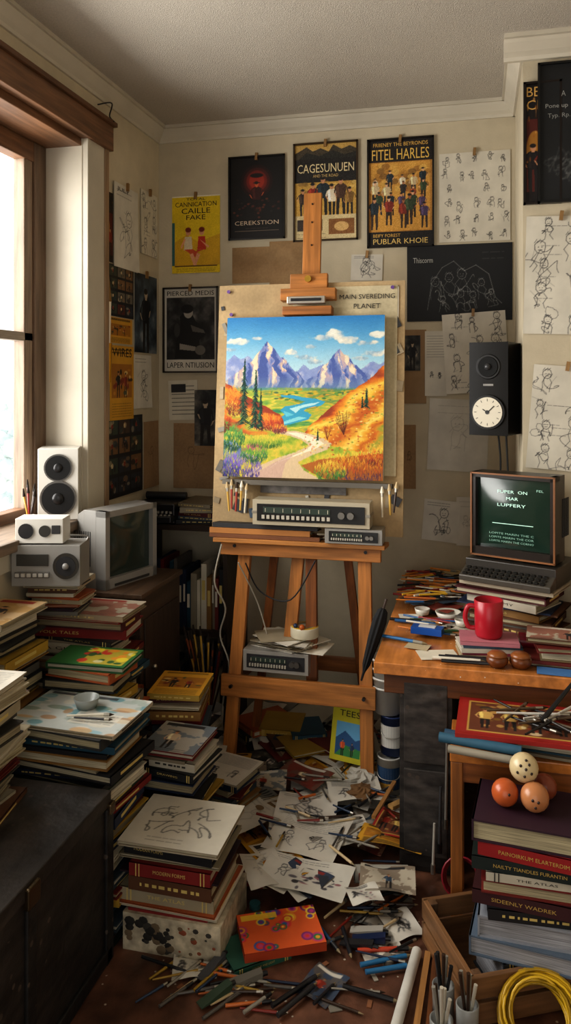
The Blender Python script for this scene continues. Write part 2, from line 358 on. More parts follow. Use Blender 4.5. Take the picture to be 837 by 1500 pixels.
    put(np.clip(1-np.abs(y-.452)/.014,0,1)*(n2*1.5),ramp(n2,['#3a6f66','#4f8f84','#7fb0a8']))
    v.a=a
    for k in range(46):
        X=R.uniform(.3,.86); Y=R.uniform(.455,.52); v.ell(X,Y,R.uniform(.006,.02),R.uniform(.004,.009),R.choice(['#3f7a4a','#5f9a4a','#d09a34','#4a6f54']),.8)
    for P,c in(([(.36,.492),(.44,.49),(.5,.503),(.58,.512),(.645,.53),(.62,.553),(.54,.567),(.51,.585),(.56,.61),(.54,.64),(.42,.672),(.31,.70),(.27,.68),(.36,.636),(.39,.61),(.36,.585),(.39,.56),(.48,.545),(.52,.53),(.45,.515),(.37,.502)],'#45a9c8'),([(.42,.575),(.5,.55),(.61,.532),(.58,.549),(.49,.572),(.46,.6)],'#bde8ea'),([(.4,.648),(.48,.622),(.53,.63),(.42,.662),(.33,.685)],'#8fdbe2'),([(.38,.588),(.42,.6),(.45,.612),(.4,.625)],'#6fcadb')): v.poly(P,c)
    a=v.a
    lh=ip([(0,.41),(.08,.46),(.16,.51),(.24,.55),(.30,.58),(.36,.61),(.385,.655),(.40,.9),(1,1.2)])+.02*(n2-.5)
    t=np.clip((y-lh)*3.4+.6*(ns-.5)+.25*(n2-.5),0,1)
    put((y>lh)*1.,ramp(t,['#a8482c','#e07830','#f2ac3c','#f5d05a','#b4b844','#e0963a','#cc6230','#7f9c44','#4f7f3c']))
    rh=ip([(0,1.2),(.44,.83),(.50,.74),(.56,.665),(.64,.60),(.72,.53),(.8,.465),(.9,.395),(1,.31)])+.025*(n2-.5)
    t=np.clip((y-rh)*2.2+.5*(fn(n,4,12,55,4)-.5)+.12*(n2-.5)+.05*x,0,1)
    put((y>rh)*1.,ramp(t,['#a0482c','#d9702c','#f2a838','#f9da64','#f6cc50','#e08a30','#cc6a2a','#f0b444','#fae070','#f0aa38','#d07028','#e29a34','#a8ac44','#e8ae44']))
    fg=ip([(0,.71),(.2,.735),(.4,.735),(.55,.76),(.7,.80),(.85,.83),(1,.81)])+.02*(n2-.5)
    put((y>fg)*1.,ramp(n2*.9+ns*.5-.15,['#2f6a38','#6f9c3c','#b4c044','#e8cc50','#84ac44','#e0922e']))
    v.a=a
    v.poly([(.37,.715),(.46,.71),(.56,.73),(.64,.755),(.69,.785),(.66,.82),(.56,.86),(.48,.9),(.52,.95),(.62,1),(.12,1),(.2,.945),(.32,.89),(.46,.84),(.55,.80),(.5,.765),(.42,.74),(.36,.73)],'#e2c8a2')
    v.poly([(.4,.72),(.48,.722),(.6,.755),(.64,.785),(.58,.82),(.46,.865),(.34,.91),(.28,.96),(.36,.9),(.52,.83),(.57,.79),(.5,.755)],'#faeed2')
    v.poly([(.2,.985),(.34,.9),(.46,.85),(.4,.91),(.38,1),(.24,1)],'#cfa8a0',.6)
    v.poly([(.50,.92),(.62,.88),(.78,.86),(.95,.84),(1,.84),(1,1),(.66,1),(.56,.96)],'#b8662a',.9)
    def clump(cx,cy,rx,ry,cols,m):
        for k in range(m):
            aa=R.uniform(0,6.28); q=math.sqrt(R.random()); X=cx+rx*q*math.cos(aa); Y=cy+ry*q*math.sin(aa)
            i=min(len(cols)-1,max(0,int((.5-(Y-cy)/ry*.5+R.uniform(-.2,.2))*len(cols)))); L=R.uniform(.01,.026); v.ln(X,Y,X+R.uniform(-.010,.010),Y-L,1.3,cols[i],.85)
    clump(.86,.93,.2,.09,['#4a3a6a','#8a4a34','#d0602c','#f2aa34','#f8d854'],700)
    clump(.68,.96,.1,.06,['#2a6a3c','#5f9c40','#e0bc44','#f4d854'],350)
    clump(.95,.86,.1,.06,['#6a342e','#c04e2c','#ea822e','#f8cc54'],280)
    clump(.03,.9,.1,.12,['#1f2c5c','#34509a','#5074bc','#7090d8'],520)
    clump(.12,.95,.13,.09,['#382c6c','#5a4aa8','#8668c8','#a488d8'],560)
    clump(.05,.77,.09,.08,['#1c4a30','#2c6a40','#4c9850','#7cb85a'],420)
    clump(.2,.86,.09,.06,['#2c5c40','#3f8850','#7cb046','#c85084'],380)
    clump(.27,.79,.12,.035,['#3a6a30','#6f9c3c','#b4c046','#e8cc50'],380)
    clump(.0,.65,.05,.08,['#7a3024','#b4442a','#e87030','#f2a440'],260)
    clump(.27,.67,.1,.05,['#6a2a2c','#b03e30','#e06230','#f2a440'],420)
    clump(.07,.54,.07,.09,['#6a3024','#b44c30','#e88434','#f4b048'],380)
    clump(.36,.71,.05,.025,['#5a3634','#984854','#e07a34','#eeba48'],180)
    for k in range(420):
        X=R.uniform(.5,1); Y=R.uniform(.42,.86)
        if Y>np.interp(X,[.5,.56,.72,.9,1],[.76,.69,.56,.42,.33]): v.ell(X,Y,R.uniform(.004,.012),R.uniform(.003,.006),R.choice(['#fbe070','#e07030','#a84628','#7f9a40','#fcea9a','#f0b040']),.75)
    for tx,ty,tb,w in((.125,.265,.67,.052),(.20,.335,.69,.048),(.235,.45,.69,.03),(.895,.45,.56,.024),(.60,.70,.76,.01),(.87,.50,.56,.012)):
        v.ln(tx,ty,tx,tb,2,'#2a1f18')
        m=int((tb-ty)/.010)+3
        for k in range(m):
            yy_=ty+(tb-ty)*k/m; ww=w*(.06+.94*k/m)*(1 if k%4<2 else .7)
            for q in range(8):
                dx=R.uniform(-1,1)*ww; v.ln(tx+dx*.15,yy_,tx+dx,yy_+.010+abs(dx)*.35,1.6,R.choice(['#12362f','#184a3a','#24604a','#0e2c2c','#3a7f5c' if dx<0 else '#103432']),.95)
    for k in range(24): 
        X=.755+R.uniform(-.055,.055); v.ln(.76,.73,X,.58+R.uniform(0,.09),.9,'#5a2a1e',.8)
    for k in range(16): X=.66+R.uniform(-.03,.03); v.ln(.66,.76,X,.67+R.uniform(0,.04),.9,'#7a3020',.7)
    B0=v.a.copy()
    for k in range(11000):
        X=R.random()*n;Y=R.random()*n; c=B0[min(n-1,int(Y)),min(n-1,int(X))]
        c=np.clip(c*R.uniform(.94,1.06)+R.uniform(-.02,.02),0,1)
        if Y<n*.2: an=R.uniform(-.3,.3)
        elif Y<n*.46: an=R.uniform(.5,1.3)*R.choice([-1,1])
        elif Y<n*.72: an=R.uniform(-.6,.1) if X>n*.5 else R.uniform(-.1,.5)
        else: an=R.uniform(-1.9,-1.2)
        L=R.uniform(1.5,4.5); v.ln(X-L*math.cos(an),Y-L*math.sin(an),X+L*math.cos(an),Y+L*math.sin(an),1.5,c,.6,px=True)
    v.a=np.clip(v.a,0,1)**1.06*.92
    return v.a
def art(kind,w=70,h=100):
    w=max(w,24);h=max(h,24); sd=R.randint(0,9999)
    if kind=='sketch':
        v=Cv(w,h,R.choice(['#d6cfbf','#d0cabb','#dad4c7'])); nx=max(2,w//38); ny=max(3,h//38)
        for i in range(nx):
            for j in range(ny):
                v.study((i+.5)/nx+R.uniform(-.09,.09),(j+.5)/ny+R.uniform(-.04,.04),R.uniform(.3,.46)/nx,'#232225',.8)
                if R.random()<.4: v.curl((i+R.random())/nx,(j+R.random())/ny,R.uniform(.06,.12)/nx*2,'#333235',.6,.8)
        for k in range(5): y0=R.uniform(.05,.95); x0=R.uniform(.1,.5); v.lines(x0,y0,x0+.25,y0+.001,1,'#3a3a3a',.6)
    elif kind=='heads':
        v=Cv(w,h,'#d3ccbc'); nx=max(3,w//26); ny=max(3,h//28)
        for i in range(nx):
            for j in range(ny):
                if R.random()<.9: v.study((i+.5)/nx+R.uniform(-.05,.05),(j+.5)/ny+R.uniform(-.03,.03),R.uniform(.22,.38)/nx,'#33312f',.75,.8)
    elif kind=='sketchbig':
        v=Cv(w,h,'#d4cec1'); v.study(.5,.5,.32,'#28282a',.8,1.0)
        for k in range(2): v.curl(R.uniform(.3,.7),R.uniform(.3,.8),R.uniform(.1,.2),'#2b2b2d',.6)
        v.lines(.1,.08,.7,.14,2,'#3a3a3a')
    elif kind=='faint':
        v=Cv(w,h,'#d0cabd'); v.study(.5,.5,.28,'#8a857c',.5); v.lines(.15,.1,.7,.2,2,'#7a756c',.5)
    elif kind=='cover_sketch':
        v=Cv(w,h,'#c9c2b2')
        for k in range(6): v.curl(.25+.17*(k%3)*1.3+R.uniform(-.03,.03),.32+.3*(k//3),.12,'#4a4844',.75,1.2,.8)
        v.lines(.25,.84,.6,.9,2,'#55524c')
    elif kind=='chalk':
        v=Cv(w,h,'#15171b')
        for x0,y0,r in((.3,.55,.1),(.42,.5,.12),(.56,.5,.12),(.7,.58,.1),(.5,.72,.1),(.63,.75,.08),(.36,.76,.08),(.8,.72,.08)): v.study(x0,y0,r,'#c0c0bc',.6,.9)
        v.path([(.2,.85),(.24,.5),(.34,.3),(.45,.22),(.55,.35),(.66,.28),(.78,.4),(.84,.7),(.9,.78)],.9,'#d0d0cc',.6)
        v.lines(.72,.12,.92,.2,2,'#8a8a88',.6)
    elif kind=='slate':
        v=Cv(w,h,'#121416')
        for k in range(6): v.ell(R.random(),R.random(),.3,.1,'#1c1e22',.4,4)
        for k in range(5): v.curl(R.uniform(.1,.4),R.uniform(.45,.9),R.uniform(.05,.1),'#6a6a68',.4,.8)
    elif kind=='dark':
        v=Cv(w,h,'#120e0d'); 
        for r,c in((.3,'#2a100c'),(.25,'#4a1812'),(.2,'#7a2418'),(.15,'#a3331e')): v.ell(.5,.3,r,r*w/h,c,.9,3)
        v.fig(.5,.72,.42,'#3a1410','#c9643a','#1a0e0c'); v.ell(.5,.23,.13,.03,'#1a1210')
        for k in range(50): v.ell(.5+R.gauss(0,.25),.62+R.gauss(0,.06),.03,.015,R.choice(['#3a1c14','#5a2418','#1c1412','#7a3a22','#2a2a20']),.7)
        v.rect(.1,.9,.9,.905,'#7a6a5a'); v.lines(.3,.87,.7,.9,1,'#8a7a6a')
    elif kind=='yellow':
        v=Cv(w,h,'#e3c41c'); v.rect(0,0,1,.015,'#f2ead0')
        v.poly([(.0,.9),(.0,.62),(.3,.5),(.55,.6),(1,.5),(1,.9)],'#cf9f1a',.8); v.rect(.0,.34,.06,.9,'#3a6a6a')
        for x0,c,s_ in((.34,'#d9c8a8',1),(.62,'#c2391f',-1)):
            v.ell(x0,.47,.055,.05,'#d99a70'); v.ell(x0,.44,.065,.035,'#7a2a14'); v.poly([(x0-.07,.53),(x0+.07,.53),(x0+.09,.7),(x0-.09,.7)],c)
            v.poly([(x0-.09,.69),(x0+.1,.69),(x0+.24*s_,.76),(x0+.2*s_,.82)],'#c2502a'); v.poly([(x0+.18*s_,.74),(x0+.25*s_,.76),(x0+.16*s_,.9),(x0+.1*s_,.9)],'#e0a078'); v.poly([(x0-.08,.55),(x0-.05,.56),(x0-.13*s_,.68),(x0-.16*s_,.66)],'#e0a078')
        v.rect(.06,.9,.94,.915,'#6a4a12'); v.lines(.1,.94,.9,.975,3,'#4a3a10'); v.grain(.03,sd)
    elif kind=='cage':
        v=Cv(w,h,'#c8a258'); v.poly([(0,.2),(0,.1),(.12,.06),(.2,.03),(.3,.08),(.42,.05),(.55,.09),(.62,.02),(.75,.07),(.88,.04),(1,.08),(1,.2)],'#4a4030'); v.poly([(0,.2),(.2,.09),(.4,.13),(.62,.08),(.8,.13),(1,.1),(1,.2)],'#2b2a24')
        v.rect(0,.16,1,.4,'#221e1b'); v.rect(0,.4,1,.74,'#caa04a'); 
        for k in range(30): v.ell(R.random(),R.uniform(.4,.5),.05,.02,R.choice(['#e0bf70','#8a6a34','#b0853a']),.6)
        for x0,c,hh in((.14,'#3a2a20',.3),(.3,'#8f2a1c',.36),(.46,'#1f2b33',.42),(.6,'#e3d5b8',.34),(.74,'#4a3020',.4),(.88,'#7a5a2a',.3)): v.fig(x0,.76,hh,c)
        v.rect(0,.74,1,.99,'#d9c595'); v.rect(.05,.78,.45,.9,'#3b2f26'); v.fig(.25,.9,.1,'#8a5a2a'); v.rect(.55,.78,.95,.94,'#8a5a2a'); v.ell(.75,.86,.12,.05,'#d9b070'); v.lines(.05,.93,.5,.97,2,'#3a2a1a'); v.grain(.05,sd)
    elif kind=='fitel':
        v=Cv(w,h,'#b98238'); v.rect(0,0,1,.21,'#1f1917'); v.rect(.05,.22,.95,.85,'#cf9a44')
        for k in range(40): v.ell(R.uniform(.08,.92),R.uniform(.24,.5),.07,.03,R.choice(['#e0b860','#a8742a','#8a5a24','#d9a850','#6a4a24']),.6)
        cs=['#7a2a1c','#1f2b33','#d9c9a8','#33422a','#2b2420','#9a4a22','#4a3a5a','#c9b28a']
        for j in range(4):
            for i in range(5): v.fig(.16+.17*i+R.uniform(-.06,.06),.50+.105*j+R.uniform(-.03,.03),.17+.03*j+R.uniform(-.03,.05),R.choice(cs),R.choice(['#c99068','#a86a44','#e0b088']),R.choice(['#211c1a','#3a2a20','#2a3038']))
        v.rect(0,.86,1,1,'#1a1614'); v.grain(.05,sd)
    elif kind=='bw':
        v=Cv(w,h,'#cfc9bc'); f=fn(max(w,h),5,5,77,5)[:h,:w]; v.a[:]=ramp(f*1.6-.3,['#0f0f10','#2c2b2a','#5f5c58','#9a958d'])
        v.poly([(.2,.84),(.24,.62),(.32,.45),(.3,.34),(.4,.28),(.52,.3),(.6,.4),(.74,.46),(.78,.56),(.66,.62),(.7,.84)],'#121212'); v.ell(.46,.29,.09,.075,'#a39c92'); v.ell(.44,.25,.12,.055,'#0f0f0f')
        v.poly([(.5,.44),(.74,.5),(.77,.54),(.54,.52)],'#5f5a54'); v.poly([(.3,.66),(.6,.7),(.58,.75),(.3,.73)],'#8f8980'); v.ell(.68,.74,.1,.06,'#6a665f'); v.ell(.25,.5,.06,.09,'#3a3836')
        for q in((0,0,1,.115),(0,.85,1,1),(0,0,.05,1),(.95,0,1,1)): v.rect(*q,'#cfc9bc')
    elif kind=='photo':
        v=Cv(w,h,'#20201f'); f=fn(max(w,h),4,4,sd,5)[:h,:w]; v.a[:]=ramp(f*1.5-.25,R.choice([['#0d0e10','#26282a','#55524c','#8f897c'],['#141210','#3a3028','#6a5640','#a08a68'],['#0f1216','#2a333c','#4a5660','#8a9094']]))
        v.fig(.5,1.0,.82,'#16171b','#b9a58c')
    elif kind=='collage':
        v=Cv(w,h,'#1e1d22')
        for i in range(3):
            for j in range(4):
                x0,y0=.04+.32*i,.03+.24*j; v.rect(x0,y0,x0+.28,y0+.19,R.choice(['#4a3a30','#7a5a3a','#2b3038','#6a6458','#5a2a22','#3a4438']))
                for k in range(6): v.ell(x0+R.uniform(.03,.25),y0+R.uniform(.03,.16),R.uniform(.02,.07),R.uniform(.02,.05),R.choice(['#8a6a4a','#15151a','#4a3a30','#a89a80','#2a3a40']),.7)
                v.fig(x0+.14,y0+.19,.15,R.choice(['#15151a','#7a2a1c','#c9b28a']))
    elif kind=='orange':
        v=Cv(w,h,'#cf9a2c'); v.rect(.08,.25,.92,.7,'#a86f20')
        for k in range(24): v.ell(R.uniform(.12,.88),R.uniform(.28,.66),R.uniform(.03,.09),R.uniform(.02,.05),R.choice(['#2a2018','#7a2a1a','#e8d090','#3a4a3a','#c98a2c']),.75)
        v.fig(.35,.7,.36,'#2a2018'); v.fig(.65,.7,.34,'#7a2a1a')
        v.lines(.1,.78,.9,.95,6,'#3a2810'); v.lines(.1,.06,.9,.1,2,'#3a2810',.9,1.6)
    elif kind=='kraft':
        v=Cv(w,h,'#a08260'); v.study(.5,.5,.25,'#5a4630',.6)
    elif kind=='plainkraft':
        v=Cv(w,h,'#9a7c58')
        for k in range(8): v.ell(R.random(),R.random(),.3,.2,R.choice(['#a88a64','#8a6c4a']),.3,4)
    elif kind=='card':
        v=Cv(w,h,'#cfc8b6'); v.lines(.12,.15,.88,.85,8,'#2a2a2a',.85,1.4); v.rect(.1,.1,.6,.3,'#2a2a2c')
    elif kind=='poster_red':
        v=Cv(w,h,'#1a1210'); v.rect(.06,.3,.94,.9,'#5a1f16'); v.ell(.3,.55,.25,.16,'#b0782a'); v.fig(.25,.9,.4,'#1a1414'); v.fig(.6,.9,.4,'#7a2a1a'); v.speck(30,['#a8641e','#3a1410','#d9a050'],.04)
    elif kind=='art_red':
        v=Cv(w,h,'#9c261f'); v.rect(.06,.07,.94,.93,'#c0964a'); v.rect(.08,.1,.92,.9,'#6a3a24')
        for k in range(70): v.ell(R.uniform(.12,.88),R.uniform(.15,.85),R.uniform(.02,.06),R.uniform(.02,.06),R.choice(['#a9462a','#c9a25a','#5a2a1c','#d8c8a0','#33302a','#8a6a2a','#7a3020']),.8)
        for k in range(4): v.fig(.2+.2*k,.82,.55,R.choice(['#2a2420','#8a2a1c','#c9a25a']))
    elif kind=='art_pop':
        v=Cv(w,h,'#d9602a'); 
        for k in range(26):
            x0,y0,r=R.random(),R.random(),R.uniform(.04,.1)
            for q,c in enumerate(R.sample(['#e8a02a','#7a2a7a','#2f7a4a','#d83a2a','#f0d040','#c0407a','#3a5aa0'],3)): v.ell(x0,y0,r*(1-.3*q),r*(1-.3*q)*w/h,c,.95)
        v.rect(.05,.06,.5,.2,'#f0c83a',.9)
    elif kind=='art_green':
        v=Cv(w,h,'#2f6a34'); v.rect(.4,.1,.95,.9,'#b9a83a')
        for k in range(26): v.ell(R.uniform(.35,.95),R.uniform(.1,.9),R.uniform(.03,.08),R.uniform(.04,.12),R.choice(['#c83a2a','#e8d23a','#2a5a2a','#e0902a','#d9d2a0']),.9)
    elif kind=='art_blue':
        v=Cv(w,h,'#b9beba')
        for k in range(70): v.ell(R.random(),R.random(),R.uniform(.03,.12),R.uniform(.02,.08),R.choice(['#8fb0b8','#d0cab8','#5f8f98','#c9a070','#a0aca4','#d8d2c4','#a8805a','#7a8a7a']),.75)
        v.rect(.06,.05,.7,.12,'#2a2a30',.7); v.rect(.5,.5,.9,.8,'#d0ccbf',.8); v.lines(.53,.55,.87,.75,4,'#444444')
    elif kind=='art_hill':
        v=Cv(w,h,'#c9c02f'); v.rect(.14,.3,.86,.9,'#6fb0d8'); v.poly([(.14,.9),(.14,.6),(.4,.45),(.7,.6),(.86,.55),(.86,.9)],'#2f5a8a'); v.poly([(.14,.9),(.4,.7),(.86,.75),(.86,.9)],'#3f8a4a'); v.fig(.35,.9,.3,'#c9562a'); v.fig(.62,.9,.26,'#2a3a5a')
    elif kind=='mag':
        v=Cv(w,h,R.choice(['#b8ae9a','#a39c90','#7a3428','#39465a','#b08c54','#2b2b2f','#c8c0b0','#5a4a3a']))
        f=fn(max(w,h),4,4,sd,4)[:h,:w]; m=(f>.5)[...,None]*.6; v.a=v.a*(1-m)+v.C(R.choice(['#6a5a4a','#c9b090','#2a2a2c','#8a4030','#4a5a6a']))*m
        v.rect(.08,.05,.8,.15,R.choice(['#1f1f22','#d8d2c2','#902a22']),.9); v.fig(R.uniform(.35,.6),.9,.6,R.choice(['#2a2a2c','#8a3020','#c9b090','#3a4a5a']))
        v.lines(.1,.9,.8,.95,2,'#222222')
    elif kind=='page':
        v=Cv(w,h,'#d2ccbe'); v.lines(.1,.08,.9,.4,9,'#4a4a4a',.6); v.study(.3,.68,.14); v.study(.7,.68,.14)
    else:
        v=Cv(w,h,'#cfcabd')
        for k in range(40): v.ell(R.gauss(.6,.15),R.gauss(.55,.14),R.uniform(.01,.07),R.uniform(.01,.06),R.choice(['#1c1c20','#3a3a40','#7a7680','#8a5058','#55525a']),.85)
        v.lines(.08,.08,.7,.14,2,'#222222'); v.study(.25,.5,.12)
    return v.a
def poster(name,loc,w,h,kind,rz=0,res=None,texts=(),frame=None,mat='print',tilt=0,tape=False,backing='#cfc7b5'):
    b=B(name,loc,rz,0,0); b.M=Matrix.Rotation(tilt,4,'Y')
    b.box(0,0,0,w,.002,h,backing,'matte')
    r0,r1=res or (max(40,int(w*460)),max(40,int(h*460)))
    cu=R.uniform(.003,.009) if kind in('sketch','heads','sketchbig','faint','page','kraft') else 0
    sd=R.choice([0,1])
    b.image(-w/2,-h/2,w,h,art(kind,r0,r1),-.0022,mat,bend=(lambda u,v:-cu*(np.abs(u-sd)**3)*(1-v)**2) if cu else None)
    for t,x0,x1,z0,z1,c in texts: b.text(t,-w/2+x0*w,-w/2+x1*w,h/2-z1*h,h/2-z0*h,-.0034,c)
    if frame:
        fw=.008
        for sx in(-1,1): b.box(sx*(w/2),-.006,0,fw,.014,h+fw,frame,'gloss'); b.box(0,-.006,sx*h/2,w+fw,.014,fw,frame,'gloss')
    if tape:
        b.box(0,-.008,h/2,.013,.012,.035,'#9a7648','wood_z',0,0,.1)
    return b.done()
# ================================================================ ROOM
XL,YB,ZC=-1.58,3.73,2.887
WH='#ffffff'
def slab(name,x0,x1,y0,y1,z0,z1,mat,bev=0,c=WH):
    b=B(name,((x0+x1)/2,(y0+y1)/2,(z0+z1)/2)); b.box(0,0,0,x1-x0,y1-y0,z1-z0,c,mat); return b.done(bev)
slab('floor',-2.0,2.0,-.7,3.95,-.1,0,'floorwood')
slab('ceiling',-2.0,2.0,-.7,3.95,ZC,ZC+.1,'ceilpaint')
slab('wall_back',-1.85,.165,YB,YB+.15,0,ZC,'wallpaint')
slab('wall_column',.165,1.6,3.1,3.88,0,ZC,'wallpaint')
slab('wall_right',1.5,1.65,-.6,3.1,0,ZC,'wallpaint')
b=B('wall_fill_control'); b.bx(-1.85,-.9,-.7,-.6,0,ZC,WH,'wallpaint'); b.bx(1.0,1.6,-.7,-.6,0,ZC,WH,'wallpaint'); b.bx(-.9,1.0,-.7,-.6,2.35,ZC,WH,'wallpaint'); b.done()  # unseen wall added behind camera; its opening limits the sky fill
WY0,WY1,WZ0,WZ1=.9,2.93,1.05,2.62
b=B('wall_left',(0,0,0))
b.bx(-1.82,XL,WY1,YB,0,ZC,WH,'wallpaint'); b.bx(-1.82,XL,-.6,WY0,0,ZC,WH,'wallpaint')
b.bx(-1.82,XL,WY0,WY1,0,WZ0,WH,'wallpaint')
b.bx(-1.82,XL,WY0,WY1,WZ1,ZC,WH,'wallpaint'); b.done()
def crown(name,p0,p1,n):
    b=B(name); p0=Vector(p0);p1=Vector(p1);n=Vector(n)
    prof=[(0,0),(0,-.075),(.01,-.075),(.013,-.062),(.026,-.05),(.044,-.026),(.05,-.016),(.06,-.016),(.06,0)]
    V=[];F=[]
    for p in(p0,p1):
        for o,z in prof: V.append(p+n*o+Vector((0,0,z)))
    m=len(prof)
    for i in range(m): j=(i+1)%m; F.append((i,j,m+j,m+i))
    F+= [tuple(range(m)),tuple(range(2*m-1,m-1,-1))]
    b.add(V,F,WH,'trimpaint'); return b.done()
crown('trim_1',(XL,YB,ZC),(.165,YB,ZC),(0,-1,0))
crown('trim_2',(XL,-.5,ZC),(XL,YB,ZC),(1,0,0))
crown('trim_3',(.095,3.1,ZC),(1.5,3.1,ZC),(0,-1.6,0))
crown('trim_4',(.165,3.1,ZC),(.165,YB,ZC),(-1,0,0))
slab('baseboard_back',XL,.16,YB-.02,YB,0,.12,'trimpaint',.004)
wd='#7d5a40'
b=B('window_1')
b.bx(-1.80,XL+.004,WY1-.004,WY1+.02,WZ0,WZ1,'#d9d2c2','trimpaint')
b.bx(-1.80,XL+.004,WY0,WY1,WZ1,WZ1+.01,'#d9d2c2','trimpaint')
b.bx(XL,XL+.028,WY1,WY1+.145,WZ0-.05,WZ1+.0,'#d9d2c2','trimpaint')
b.bx(XL,XL+.034,WY1+.145,WY1+.18,WZ0-.05,WZ1+.09,'#a08468','wood_z')
b.bx(XL,XL+.045,WY0-.2,WY1+.2,WZ1-.02,WZ1+.09,wd,'wood_y')
b.bx(XL,XL+.06,WY0-.2,WY1+.21,WZ1+.085,WZ1+.105,'#6d4c35','wood_y')
b.bx(-1.79,XL,WY0,WY1,WZ1-.05,WZ1,wd,'wood_y')
for y0,y1 in((WY1-.09,WY1-.004),(WY0,WY0+.08),(1.86,1.93)): b.bx(-1.80,-1.74,y0,y1,WZ0,WZ1-.05,'#75604e','wood_z')
b.bx(-1.80,-1.75,WY1-.15,WY1-.09,WZ0+.02,WZ1-.1,'#8f7a66','wood_z')
b.bx(-1.80,-1.745,WY0,WY1,WZ1-.13,WZ1-.05,wd,'wood_y')
b.bx(-1.80,-1.75,WY0,WY1-.09,1.765,1.80,'#9c8f80','wood_y')
b.bx(-1.80,-1.745,WY0,WY1,WZ0,WZ0+.05,wd,'wood_y')
b.bx(-1.81,XL+.05,WY0-.2,WY1+.16,WZ0-.03,WZ0+.008,'#857260','wood_y')
b.bx(XL,XL+.02,WY0-.16,WY1+.12,WZ0-.1,WZ0-.03,'#c9bfae','trimpaint')
b.done(.003)
b=B('garden_tree')  # trunk and leaves near-white: overexposed daylight glare put into their colour
b.cyl((-7.4,11.6,-1),(-7.3,11.6,1.0),.16,.08,'#e8ecec','matte')
for k in range(160):
    a=R.uniform(0,6.28); r=R.uniform(0,1.3); b.sphere((-7.3+r*math.cos(a),11.6+r*math.sin(a),.7+R.uniform(-1.3,.8)),R.uniform(.05,.2),R.choice(['#e4efec','#d6e4e6','#f2f8f6']),'matte',8)
b.done()
# ================================================================ POSTERS
yb=YB-.003
def bw(name,x0,x1,z0,z1,kind,off=0,**k): return poster(name,((x0+x1)/2,yb-off,(z0+z1)/2),x1-x0,z1-z0,kind,**k)
K='#1a1410'
bw('vintage_poster',-1.505,-1.25,2.150,2.538,'yellow',texts=[('TOTAL',.3,.7,.03,.06,K),('CANNICATION',.07,.93,.08,.14,K),('CAILLE',.2,.8,.16,.23,K),('FAKE',.3,.7,.25,.31,K)],tape=True,backing='#e8e0c8')
bw('vintage_poster',-1.2,-.92,2.308,2.712,'dark',texts=[('CEREKSTION',.1,.9,.78,.83,'#cdb8a0')],frame='#151312',tape=True)
bw('vintage_poster',-.869,-.56,2.286,2.754,'cage',texts=[('CAGESUNUEN',.05,.95,.21,.3,'#e8d6a8'),('AND THE ROAD',.3,.7,.32,.35,'#d8b878')],frame='#3a2a18',tape=True)
bw('vintage_poster',-.508,-.203,2.241,2.748,'fitel',texts=[('FRIIENEY THE BEYRONDS',.08,.92,.03,.065,'#e0b45a'),('FITEL HARLES',.06,.94,.09,.19,'#e8c060'),('BEIFY FOREST',.08,.5,.88,.91,'#e0b45a'),('PUBLAR KHOIE',.08,.92,.925,.975,'#e8c878')],frame='#15110f',tape=True)
bw('sketch_sheet',-.175,.144,2.25,2.663,'heads',res=(150,190),tape=True)
bw('chalk_drawing_board',-.324,.153,1.885,2.24,'chalk',res=(210,150),texts=[('Thiscorm',.06,.25,.16,.23,'#b8b8b4')])
bw('band_poster',-1.549,-1.264,1.652,2.075,'bw',texts=[('PIERCED MEDIS',.06,.94,.035,.09,K),('LAPER NTIUSION',.06,.94,.885,.95,K)],frame='#2a221c',tape=True)
bw('sketch_sheet',-.59,-.439,2.085,2.209,'sketchbig',tilt=.03,tape=True)
bw('sketch_sheet',-.153,.132,1.553,1.922,'sketch',off=.003,tilt=-.06,res=(130,160),tape=True)
bw('sketch_sheet',-.225,.047,1.188,1.521,'faint',tilt=.04)
bw('sketch_sheet',-.241,-.141,1.536,1.839,'page')
bw('pin_board',-.345,-.235,1.50,1.847,'plainkraft',off=-.001,backing='#6a3a24')
bw('photo_print',-.335,-.262,1.655,1.82,'photo',off=.004)
bw('note_card',-1.523,-1.369,1.41,1.61,'card',tilt=-.03)
bw('photo_print',-1.384,-1.268,1.282,1.562,'photo',off=.003)
bw('kraft_sketch',-1.497,-1.279,1.067,1.394,'kraft',mat='kraft')
bw('kraft_paper',-1.186,-.985,2.09,2.267,'plainkraft',mat='kraft',backing='#a88a66')
bw('kraft_paper',-.994,-.826,2.06,2.29,'plainkraft',off=.003,mat='kraft',backing='#8f6f4c')
bw('sketch_sheet',-.25,-.084,.859,1.05,'sketchbig',tilt=.08)
bw('kraft_sketch',-.35,-.283,1.099,1.4,'kraft',mat='kraft')
bw('blank_paper',-.097,0,.843,1.069,'faint')
def lw(name,y0,y1,z0,z1,kind,off=0,**k): return poster(name,(XL+.004+off,(y0+y1)/2,(z0+z1)/2),y1-y0,z1-z0,kind,rz=math.pi/2,**k)
lw('magazine_clipping',3.137,3.2,2.13,2.437,'poster_red')
lw('magazine_page',3.203,3.453,2.118,2.495,'sketchbig',off=.006,texts=[('JULY',.1,.6,.04,.1,'#2a2a2a')],tape=True)
lw('sketch_sheet',3.5,3.697,2.223,2.533,'sketch',tape=True)
lw('photo_print',3.156,3.415,1.895,2.124,'collage')
lw('photo_print',3.163,3.4,1.775,1.89,'orange')
lw('portrait_poster',3.425,3.69,1.743,2.123,'photo',tape=True)
lw('vintage_poster',3.163,3.41,1.43,1.765,'orange',texts=[('WIRES',.1,.9,.03,.15,K)],off=.003)
lw('sketch_sheet',3.415,3.621,1.475,1.732,'sketchbig')
lw('collage_poster',3.123,3.516,1.082,1.446,'collage')
lw('kraft_sketch',3.53,3.71,1.081,1.407,'kraft',mat='kraft')
yc=3.1-.003
